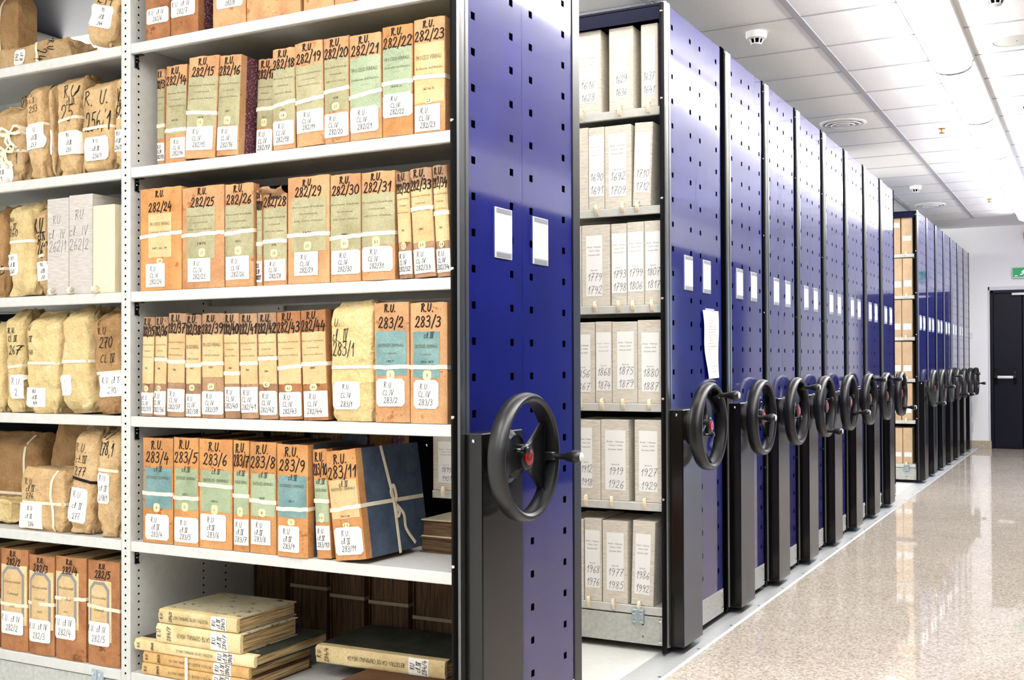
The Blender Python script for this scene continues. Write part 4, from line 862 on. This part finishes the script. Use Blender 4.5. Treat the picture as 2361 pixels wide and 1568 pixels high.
# ------------------------------------------------------------------ brown paper bundles
def bundle(uL,uR,vT,row,label,mat='kraft',Y=.004,tilt=0,d=.2,lines=(),wl=None,ties=(.5,),seed=1,amp=1.,pinch=.35,pow_=5.,turn=0,vties=(),lay=None,h=None,w=None,pos=None,tmat='tape',grp='brown paper bundles in the left bay'):
    Z=ZS[row]
    if pos is None:
        vm=(vT+onYv(uL,Z,Y))/2; x0=onY(uL,vm,Y).x; x1=onY(uR,vm,Y).x; w=x1-x0-.002; xm=(x0+x1)/2
        h=h or min(onY((uL+uR)/2,vT,Y).z-Z,.36 if row!='T' else .37)
    rn=random.Random(seed); na,nz=56,40; sx=seed*5.17; vs=[]; fs=[]
    lev=[.5-.5*math.cos(math.pi*k/nz) for k in range(nz+1)]
    for f in lev:
        f2=(f-.5)*2
        sc=1-.05*max(0,(.08-f)/.08)-.02*abs(f2)**3
        ty=1 if f<.86 else 1-(1-pinch)*((f-.86)/.14)**1.2; tx=1 if f<.94 else 1-.10*((f-.94)/.06)
        for k in range(na):
            a=2*math.pi*k/na; c,s=math.cos(a),math.sin(a)
            x=w/2*math.copysign(abs(c)**(2/pow_),c)*sc*tx; y=d/2*math.copysign(abs(s)**(2/pow_),s)*sc*ty
            z=h*f
            q=Vector((x*16+sx,y*16,z*11)); r1=abs(noise.noise(q)); q2=Vector((x*38+sx,y*38+3,z*30)); r2=abs(noise.noise(q2)); q3=Vector((x*9,y*9+sx,z*6)); r3=noise.noise(q3)
            e=.6+1.6*max(0,abs(f2)-.7)/.3
            dd=-(.008*(1-2.2*r1)+.0052*(1-2.4*r2))*e*amp+.006*r3*amp-.003
            zz=z+(.010*noise.noise(Vector((x*30+sx,y*20,9)))+.006*noise.noise(Vector((x*70+sx,y*50,2))))*amp*max(0,(f-.85)/.15)
            l=math.hypot(c,s); vs.append((x+c*dd,d/2+y+s*dd,max(zz,0) if f>0 else 0))
    for j in range(nz):
        for k in range(na): fs.append((j*na+k,j*na+(k+1)%na,(j+1)*na+(k+1)%na,(j+1)*na+k))
    fs.append(tuple(reversed(range(na))))
    vs.append((0,d/2,h-.012)); t0=nz*na
    fs+=[(t0+k,t0+(k+1)%na,len(vs)-1) for k in range(na)]
    m=MB(); m.mesh(vs,fs,mat); bv=BVHTree.FromPolygons([Vector(v) for v in vs],fs)
    def mp(x,z,off):
        x=max(min(x,w*.455),-w*.455); r=bv.ray_cast(Vector((x,-1,min(max(z,.002),h*.97))),Vector((0,1,0)))
        return (x,(r[0].y if r[0] else .01)-off,z)
    def mpl(x,z,off):
        ys=[mp(x+a,z+b,0)[1] for a,b in ((0,0),(.007,0),(-.007,0),(0,.007),(0,-.007))]
        return (x,min(ys)-off,z)
    al=R(tilt)
    if lay: root=empty('paper_bundle',label,'paper bundle',lay[0],lay[1],grp)
    elif pos: root=empty('paper_bundle',label,'paper bundle',pos,(0,al,R(turn)),grp)
    else: root=empty('paper_bundle',label,'paper bundle',(xm-math.sin(al)*h/2,Y,Z+.0008+abs(math.sin(al))*w/2),(0,al,R(turn)),grp)
    for s,xf,zf,hh,t in lines: write(m,s,xf*w,zf*h,hh,t,mp,'ink',.0016,wmax=w*max(.25,.78-2*abs(xf)) if abs(xf)<.27 else w*.3,rnd=rn)
    m.build('wrapping',root,38)
    if wl:
        x0,x1,z0,z1,tx,cut=wl; lb=MB(); patch(lb,x0*w,x1*w,z0*h,z1*h,mpl,'whitepaper',.0018,cut=cut,nx=9,nz=5,wob=.0006,rnd=rn,th=.002)
        W=(x1-x0)*w; H=(z1-z0)*h
        for k,s in enumerate(tx): write(lb,s,(x0+x1)/2*w+rn.uniform(-.05,.05)*W,z0*h+H*(1-(k+.6)/(len(tx)+.2)),H*.62/len(tx)/1.15,.0015,mpl,'pen',.0028,wmax=W*.75,rnd=rn)
        lb.build('shelf_label',root)
    for tz in ties:
        z0,sl=tz if isinstance(tz,tuple) else (tz,0); b=MB(); n=44; P=[]
        for dz in (-.005,.005):
            for k in range(n):
                a=2*math.pi*k/n; o=Vector((math.cos(a),math.sin(a),0)); zz=h*z0+dz+sl*math.cos(a)*w/2
                r=bv.ray_cast(Vector((0,d/2,zz))+o,-o); p=r[0] if r[0] else Vector((0,d/2,zz)); P.append(p+o*.0022)
        P=P+[p+Vector((0,0,0))-(Vector((p.x,p.y-d/2,0)).normalized()*.0012) for p in P]
        F=[]
        for k in range(n):
            q=(k+1)%n; F+=[(k,q,n+q,n+k),(2*n+k,3*n+k,3*n+q,2*n+q),(k,2*n+k,2*n+q,q),(n+k,n+q,3*n+q,3*n+k)]
        b.mesh(P,F,tmat); b.build('tie_tape',root,30)
    for xf in vties:
        b=MB(); pts=[]
        for k in range(16): 
            z=h*(.02+.94*k/15); x=xf*w+.006*math.sin(k*.5); pts.append((x,z))
        a,c=ribbon(pts,.010); n=len(a); b.mesh([mp(*p,.0025) for p in a]+[mp(*p,.0025) for p in c]+[mp(*p,.0012) for p in a]+[mp(*p,.0012) for p in c],[f for i in range(n-1) for f in ((i,n+i,n+i+1,i+1),(i,i+1,2*n+i+1,2*n+i),(n+i,3*n+i,3*n+i+1,n+i+1))],'tape'); b.build('tie_tape',root)
    return root,w,h,mp
bundle(-75,40,-40,'T','large dull brown carton-like bundle in the top left corner, string down its face',mat='kraftbrown',Y=.21,d=.1,amp=.3,pow_=14,ties=(),vties=(.15,),seed=31)
x0=onY(-70,120,0).x; 
bundle(0,0,0,'T','brown bundle lying on its side marked 243 on the top left shelf',pos=(0,0,0),w=.112,h=.395,d=.17,lay=((x0,.075,ZS['T']+.060),(0,math.pi/2,0)),lines=(('R.U',-.22,.80,.03,.003),('243',.12,.68,.055,.0034)),wl=(-.24,.26,.33,.47,('cl.N','243'),.008),ties=((.62,.3),),seed=32,amp=1.1,pinch=.95)
bundle(203,272,-70,'T','tilted brown bundle with label marked 244 resting on the lying one',tilt=15,d=.07,seed=33,lines=(('244',.0,.60,.04,.003),),wl=(-.42,.38,.22,.50,('RU','cl.N','244'),.008),ties=(.68,),Y=.0)
bundle(273,283,-70,'T','narrow brown bundle beside the grey upright on the top left shelf',d=.2,seed=34,Y=.02,ties=(),lines=(('cl C',-.05,.5,.028,.0016),),amp=1.1)
B1=bundle(-34,46,238,'A','short brown bundle with a tied bow at the left edge of the picture',seed=1,d=.18,ties=(.40,.62),lines=(('V.',.12,.52,.04,.003),('1',.3,.30,.035,.003)),wl=(-.45,.2,.03,.28,('U','cl.N','1'),.006),amp=1.4,Y=.02)
def bow(b,x,z):
    root,w,h,mp=b; m=MB()
    for pts,t in (([(0,0),(.03,.022),(.05,.012),(.036,-.004),(0,0)],.009),([(0,0),(-.022,.016),(-.034,.004),(-.02,-.010),(0,0)],.009),([(0,0),(.012,-.03),(.03,-.052)],.009),([(0,0),(-.006,-.028),(.006,-.055)],.009)):
        p=smooth_line(pts,5); a,c=ribbon(p,t); n=len(a); o=lambda i:.005+.012*math.sin(math.pi*i/(n-1))
        P=[mp(x+q[0],z+q[1],o(i)) for i,q in enumerate(a)]+[mp(x+q[0],z+q[1],o(i)+.002) for i,q in enumerate(c)]
        P+=[(u,v+.0012,k) for u,v,k in P]
        m.mesh(P,[f for i in range(n-1) for f in ((i,n+i,n+i+1,i+1),(2*n+i,2*n+i+1,3*n+i+1,3*n+i),(i,i+1,2*n+i+1,2*n+i),(n+i,3*n+i,3*n+i+1,n+i+1))],'tape')
    m.build('tie_bow',root,40)
bow(B1,.012,B1[2]*.40); bow(B1,.03,B1[2]*.62)
bundle(44,56,187,'A','thin brown bundle mostly hidden behind the one marked 253',seed=2,d=.16,Y=.09,lines=(('U',-.1,.83,.04,.003),),ties=(),wl=(-.45,.45,.2,.42,('cl','5'),0))
bundle(52,96,186,'A','slim brown bundle marked 253 with a wide white label',tilt=-3.4,seed=3,d=.2,lines=(('R.U.',-.12,.86,.017,.0015),('cc.N',-.1,.80,.017,.0015),('253',.0,.71,.022,.0017)),wl=(-.42,.47,.30,.54,('U.','cl.N','253'),.003),ties=((.545,.1),),Y=.006)
bundle(108,121,173,'A','slim brown bundle with only a strip of white label, right of 253',tilt=-3,seed=4,d=.2,Y=.03,ties=(.575,),wl=(-.30,.10,.23,.48,(),.006))
bundle(120,177,163,'A','brown bundle marked 25 with rolled top flap',seed=5,d=.22,lines=(('R.U',.15,.80,.042,.0032),('cl.N',.2,.70,.025,.0022),('25',.0,.60,.055,.003)),wl=(-.28,.5,.20,.42,('RU','cl.N','255'),.006),ties=((.54,.15),),Y=.008,tilt=-.6)
bundle(176,257,172,'A','broad brown bundle marked 256/1 above a cut corner label',seed=6,d=.22,lines=(('R. U.',.03,.76,.045,.0034),('256/1',.05,.52,.06,.0036)),wl=(-.30,.35,.12,.36,('R.U.','cl.N','256/1'),.008),ties=(.455,),Y=.004,tilt=-.6)
bundle(258.5,282,150,'A','brown bundle marked 256/2 cut off by the grey upright',seed=7,d=.22,lines=(('V.',.1,.72,.042,.003),('N',.0,.64,.02,.002),('6/2',.05,.56,.04,.003)),wl=(-.44,.47,.17,.38,('RU','cl.N','256/2'),.0),ties=(.50,),Y=.004)
bundle(-40,8,470,'B','dark brown bundle at the left edge beside the one marked 260',mat='kraftbrown',seed=8,d=.2,Y=.05,lines=(('60',.2,.3,.03,.003),),ties=(.32,))
bundle(8,72,462,'B','pale brown bundle marked 260 with sagging tape',mat='kraftpale',tilt=-4.0,seed=9,d=.22,lines=(('R.U',-.22,.80,.014,.0016),('c.N',-.2,.73,.02,.0018),('260',-.2,.66,.024,.0022)),wl=(-.47,-.05,.22,.44,('RU','cl.N','260'),.006),ties=((.56,-.08),),Y=.006)
bundle(76,106,465,'B','narrow brown bundle marked 261 leaning on the linen boxes',mat='kraft',tilt=-4.2,seed=10,d=.2,lines=(('R.U.',.02,.74,.05,.0042),('cl.N',.1,.63,.028,.003),('261',.05,.49,.055,.0046)),wl=(-.42,.5,.16,.36,('RU','cl.N','261'),.0),ties=((.42,.2),),Y=.02)
bundle(-60,2,742,'C','pale brown bundle just entering the picture beside the one marked 267',mat='kraftpale',seed=11,d=.2,ties=())
bundle(3,48,713,'C','pale brown bundle marked 267 with handwriting below the tape',mat='kraftpale',tilt=-2,seed=12,d=.2,lines=(('R.U.',-.05,.79,.018,.0024),('CL N',.0,.71,.02,.0024),('267',.1,.60,.032,.003)),wl=(-.1,.5,.13,.36,('R.U.','2'),.006),ties=((.44,.12),),Y=.006)
bundle(49,129,718,'C','pale brown bundle marked 268 tied across the middle',mat='kraftpale',tilt=.5,seed=13,d=.22,lines=(('U',-.28,.84,.02,.002),('c.N',-.3,.73,.02,.002),('168',-.28,.60,.016,.0016)),wl=(-.40,.16,.06,.25,('RU','cl.N','168'),.006),ties=(.49,),Y=.004)
bundle(131,203,700,'C','pale brown bundle with twisted top corner, left of 270',mat='kraftpale',tilt=-3.2,seed=14,d=.22,wl=(-.46,-.1,.17,.36,('-','-'),.006),ties=((.48,-.06),),Y=.004,amp=1.2)
bundle(206,278,711,'C','dark brown paper bundle marked 270 beside the grey upright',mat='kraftbrown',tilt=-3.5,seed=15,d=.22,lines=(('R',-.2,.86,.018,.0018),('R.U',-.12,.78,.022,.0022),('270',.0,.67,.034,.0028),('CL N',.04,.52,.026,.0022)),wl=(-.22,.5,.16,.37,('R.U. cl N','270'),.006),ties=(.385,),Y=.004)
bundle(-90,88,998,'D','large dark brown bundle at the back left of the fifth shelf',mat='kraftbrown',seed=16,d=.16,Y=.17,ties=((.30,0),),vties=(.32,),amp=.6,grp=None)
x0=onZ(2,1196,ZD).x
bundle(0,0,0,'D','pale crumpled bundle end lying behind the one marked 276',pos=(0,0,0),w=.10,h=.22,d=.11,mat='kraftpale',lay=((x0-.01,.03,ZD+.048),(0,math.pi/2,R(8))),seed=17,ties=(),amp=1.5,grp=None)
bundle(104,176,981,'D','brown bundle leaning at the back above the one marked 276',mat='kraftbrown',seed=18,d=.12,Y=.19,tilt=14,ties=((.35,.1),),amp=.8,grp=None)
bundle(38,146,1083,'D','small square brown parcel marked 276 tied crosswise with tape',mat='kraft',seed=19,d=.17,Y=.004,lines=(('R.U.',-.26,.79,.02,.0018),('cl.N',-.23,.68,.02,.0018),('276',-.24,.56,.02,.0018)),wl=(-.49,.02,.03,.44,('R.U.','cl N','276'),.004),ties=((.455,0),),vties=(.24,),pow_=9,amp=.6,pinch=.85)
bundle(153,214,985,'D','brown bundle marked 277 bound with a black cord',mat='kraft',seed=20,d=.2,tilt=4.5,Y=.004,lines=(('R.U.',-.08,.79,.026,.002),('cl.N',-.04,.69,.024,.002),('277',-.06,.58,.03,.0024)),wl=(-.44,.28,.10,.42,('R.U.','cl N','277'),.010),ties=((.50,-.15),),tmat='ink')
bundle(215,274,985,'D','brown bundle marked 278/1 beside the grey upright',mat='kraft',seed=21,d=.2,tilt=2.5,Y=.004,lines=(('cl N',-.25,.93,.03,.0026),('278/1',-.1,.80,.042,.0034)),wl=(-.38,.1,.30,.58,('R.U.','cl N','278/1'),.010),ties=(.605,))
bundle(753,860,694,'C','pale yellow paper bundle marked 283/1 among the old volumes',mat='kraftpale',seed=22,d=.22,Y=.002,lines=(('R.U.',-.36,.82,.022,.0018),('cl. N',-.22,.71,.034,.002),('283/1',-.16,.60,.040,.0024)),wl=(-.38,.20,.10,.33,('R.U.','CL.IV','283/1'),.010),ties=(.45,),amp=.45,pow_=9,pinch=.7,grp=None,tilt=-.6)
# ------------------------------------------------------------------ boxes
def pull(root,x,rn,down=True):
    m=MB(); s=rn.uniform(.8,1.2); k=rn.uniform(-.006,.008)
    P=[(-.0005,.016),(-.010,.019),(-.019,.012),(-.022,-.004),(-.016,-.020*s),(-.010,-.022*s),(-.013,-.006),(-.009,.006),(-.0005,.008)] if down else [(-.0005,.018),(-.014,.024),(-.024,.014),(-.018,.003),(-.0005,.006)]
    P=smooth_line(P,4); n=len(P); vs=[]
    for i,(y,z) in enumerate(P):
        f=i/(n-1); dx=k*math.sin(f*math.pi); vs+=[(x+dx-.0065,y-.0012,z),(x+dx+.0065,y-.0012,z)]
    vs+= [(a,b+.0012,c) for a,b,c in vs]; o=2*n
    fs=[]
    for i in range(n-1): a=2*i; fs+=[(a,a+1,a+3,a+2),(o+a,o+a+2,o+a+3,o+a+1),(a,a+2,o+a+2,o+a),(a+1,o+a+1,o+a+3,a+3)]
    m.mesh(vs,fs,'tape'); m.build('pull_tab',root,40)
def boxfile(uL,uR,vT,row,Y,label,mat='linen',tilt=0,d=.26,nums=None,lab=None,pt=.4,grp='linen box files on the second unit',name='box_file',hand=None,down=True,x0=None,x1=None,h=None,pale=False,low=None):
    Z=ZS[row]; rn=random.Random(hash_(label))
    if x0 is None:
        vm=(vT+onYv(uL,Z,Y))/2; x0=onY(uL,vm,Y).x; x1=onY(uR,vm,Y).x
    h=h or min(onY((uL+uR)/2,vT,Y).z-Z,.358 if row!='T' else .375)
    w=x1-x0-.0015; a=R(tilt)
    root=empty(name,label,'box',((x0+x1)/2-math.sin(a)*h/2,Y,Z+.0006+abs(math.sin(a))*w/2),(0,a,0),grp)
    m=MB(); m.box(-w/2,w/2,0,d,0,h,mat,.0018); mp=lambda x,z,off:(x,-off,z)
    for s,xf,zf,hh,t in hand or (): write(m,s,xf*w,zf*h,hh,t,mp,'pen',.0004,wmax=w*.8,rnd=rn)
    m.build('case',root)
    if lab:
        a0,a1,z0,z1=lab; lb=MB(); A,B,z0,z1=a0*w,a1*w,z0*h,z1*h; patch(lb,A,B,z0,z1,mp,'card',.0008,nx=2,rnd=rn); W=B-A; H=z1-z0; cx=(A+B)/2
        if nums:
            mk='printpale' if pale else 'print'; sh=.25
            for s,zf,wf in (('Reale  Udienza',.81,.82),('Cause Civili',.75,.66),('Pandetta 54/55',.68,.7),('fascicoli',.43,.38)): printed(lb,s,cx,z0+H*zf,W*wf,H*.026,mp,mk,.0014,shear=sh)
            for k,s in enumerate(nums): write(lb,s,cx,z0+H*(.32-.22*k),H*.125,.0016,mp,'pen',.0014,wmax=W*.86,rnd=rn,slant=.2)
        elif low:
            for s,zf,wf in (('REALE UDIENZA',.72,.7),('CAUSE CIVILI',.5,.62)): printed(lb,s,cx,z0+H*zf,W*wf,H*.12,mp,'printpale',.0014)
            printed(lb,low,cx,z0+H*.25,W*.16,H*.12,mp,'ink',.0014)
        lb.build('spine_label',root)
    if pt is not None: pull(root,(pt-.5)*w,rn,down)
    return root
Y2=1.645
LN=[('T',1282,1385,76,('1616','1628'),(-.02,.43,.13,.80),.6,0),('T',1404,1460,63,('1629','1636'),(-.28,.26,.15,.84),.5,0),('T',1477.5,1517,55,('1637','1641'),(-.44,.34,.14,.86),.5,0),
('A',1290,1356.5,298,('1683','1689'),(-.1,.18,.15,.88),None,0),('A',1357,1393.5,294,('1690','1691'),(-.48,.45,.16,.90),.5,0),('A',1394,1455,289,('1692','1709'),(-.34,.32,.14,.90),.7,0),('A',1461,1503,283,('1710','1712'),(-.42,.40,.16,.88),.35,2.0),
('B',1300,1340.5,523,('1770','1778'),(-.4,.3,.1,.88),None,0),('B',1341,1406,519,('1779','1792'),(-.34,.24,.12,.87),.5,0),('B',1409,1445,516,('1793','1798'),(-.46,.5,.15,.88),.5,0),('B',1445.5,1485,512,('1799','1806'),(-.46,.45,.16,.88),.4,0),('B',1485.5,1526,509,('1807','1817'),(-.42,.42,.17,.87),.45,0),
('C',1302,1371.5,744,('1856','1867'),(-.2,.36,.13,.85),.55,0),('C',1372.5,1410.5,742,('1868','1874'),(-.44,.46,.15,.87),.5,0),('C',1411,1469.5,742,('1875','1879'),(-.3,.37,.17,.88),.45,0),('C',1470,1528,738,('1880','1887'),(-.34,.36,.14,.85),.5,0),
('D',1318,1384.5,968,('1912','1918'),(-.2,.22,.14,.90),.55,0),('D',1385,1449.5,968,('1919','1926'),(-.34,.40,.13,.87),.4,0),('D',1463,1526.5,969,('1927','1929'),(-.34,.34,.13,.87),.4,0),('D',998,1060,1000,('1895','1901'),(-.3,.3,.14,.86),.45,0),
('E',1296,1346,1196,('1959','1967'),(-.4,.3,.16,.85),None,0),('E',1347.5,1387,1196,('1968','1976'),(-.46,.42,.16,.86),.25,0),('E',1389,1447,1202,('1977','1985'),(-.33,.36,.15,.86),.45,0),('E',1457,1509,1203,('1986','1992'),(-.36,.32,.13,.85),.4,1.8)]
for i,(rw,a,b,v,nm,lab,pt,tl) in enumerate(LN):
    lb=f'grey linen box file with white label numbered {nm[0]} to {nm[1]}'
    if nm[0] in ('1683','1770','1959'): lb={'1683':'grey linen box file half hidden behind the blue panel, beside 1690','1770':'sliver of grey linen box file behind the blue panel, beside 1779','1959':'sliver of grey linen box file behind the blue panel, beside 1968'}[nm[0]]
    if nm[0]=='1895': lb='linen box file numbered 1895 to 1901 seen through the gap in the nearest unit'
    boxfile(a,b,v,rw,Y2,lb,nums=nm,lab=lab,pt=pt,tilt=tl,pale=nm[0] in ('1637','1690','1710','1793','1799','1868'))
# left bay boxes
boxfile(108.5,158,458,'B',.012,'grey linen box marked 262/1 in pencil, left of the pair',mat='linengrey',hand=(('RU',-.06,.78,.030,.0013),('cl. IV',-.05,.63,.030,.0013),('262|1',-.02,.50,.034,.0013)),pt=.4,down=False,grp='boxes in the left bay')
boxfile(158.5,213,449,'B',.012,'grey linen box marked 262/2 in pencil, right of the pair',mat='linengrey',hand=(('RU',-.06,.80,.032,.0013),('cl. IV',-.1,.64,.032,.0013),('262|2',-.08,.50,.036,.0013)),pt=.2,down=False,grp='boxes in the left bay')
boxfile(213.5,264,473,'B',.006,'plain cream box with wood-like grain beside the grey upright',mat='ash',pt=.3,down=False,d=.2,grp='boxes in the left bay')
ps=empty('paper_sheaf','loose white sheets standing up behind the grey linen boxes','papers',(onY(190,560,.28).x,.30,ZS['B']+.001))
for k,(xa,wd,hh,bend) in enumerate(((-.06,.05,.352,.02),(-.01,.035,.35,-.015),(.05,.04,.345,.01),(.10,.07,.355,.03))):
    m=MB(); vs=[]; 
    for i in range(7):
        for j in range(4):
            g=j/3; vs.append((xa+wd*g,-.01*k+bend*math.sin(g*2)+.01*(i/6)**2,hh*i/6+.004*g*(i==6)))
    m.mesh(vs,[(i*4+j,i*4+j+1,(i+1)*4+j+1,(i+1)*4+j) for i in range(6) for j in range(3)],'whitepaper'); m.build('sheet',ps,60)
# kraft archive boxes of the far unit
YK=8.622
for rw,uu,vv,lz in (('T',(2058,2076,2078,2103.8),(499,496),(.70,.82,.34,.46)),('A',(2055,2080,2081,2103.8),(594,591),(.22,.38,.24,.40)),('B',(2056,2078.5,2079.5,2103.8),(692,689),(.2,.36,.2,.36)),('C',(2055,2079,2080,2103.8),(788,788),(.2,.36,.2,.36)),('D',(2055,2078,2079.5,2103.8),(884,884),(.2,.36,.2,.36)),('E',(2055,2081,2082,2103.8),(987,987),(.2,.32,.2,.32))):
    nm={'T':'top','A':'second','B':'third','C':'fourth','D':'fifth','E':'bottom'}[rw]
    for k in (0,1):
        boxfile(uu[2*k],uu[2*k+1],vv[k],rw,YK,f"pale kraft archive box on the {nm} far shelf, {'partly hidden one' if k==0 else 'beside the black upright'}",mat='kraftbox',lab=(-.36,.40,lz[2*k],lz[2*k+1]),low='54' if k else '55',pt=.4 if k else None,grp='kraft archive boxes on the far unit',name='archive_box',d=.3)
# ------------------------------------------------------------------ light
w=bpy.data.worlds.new('world'); S.world=w; w.use_nodes=True; w.node_tree.nodes['Background'].inputs[0].default_value=(.75,.82,1,1); w.node_tree.nodes['Background'].inputs[1].default_value=.0
try: S.cycles.use_denoising=True; S.cycles.max_bounces=8; S.cycles.diffuse_bounces=4; S.cycles.glossy_bounces=4; S.cycles.transmission_bounces=2; S.cycles.caustics_reflective=False; S.cycles.caustics_refractive=False; S.cycles.sample_clamp_indirect=6
except Exception: pass
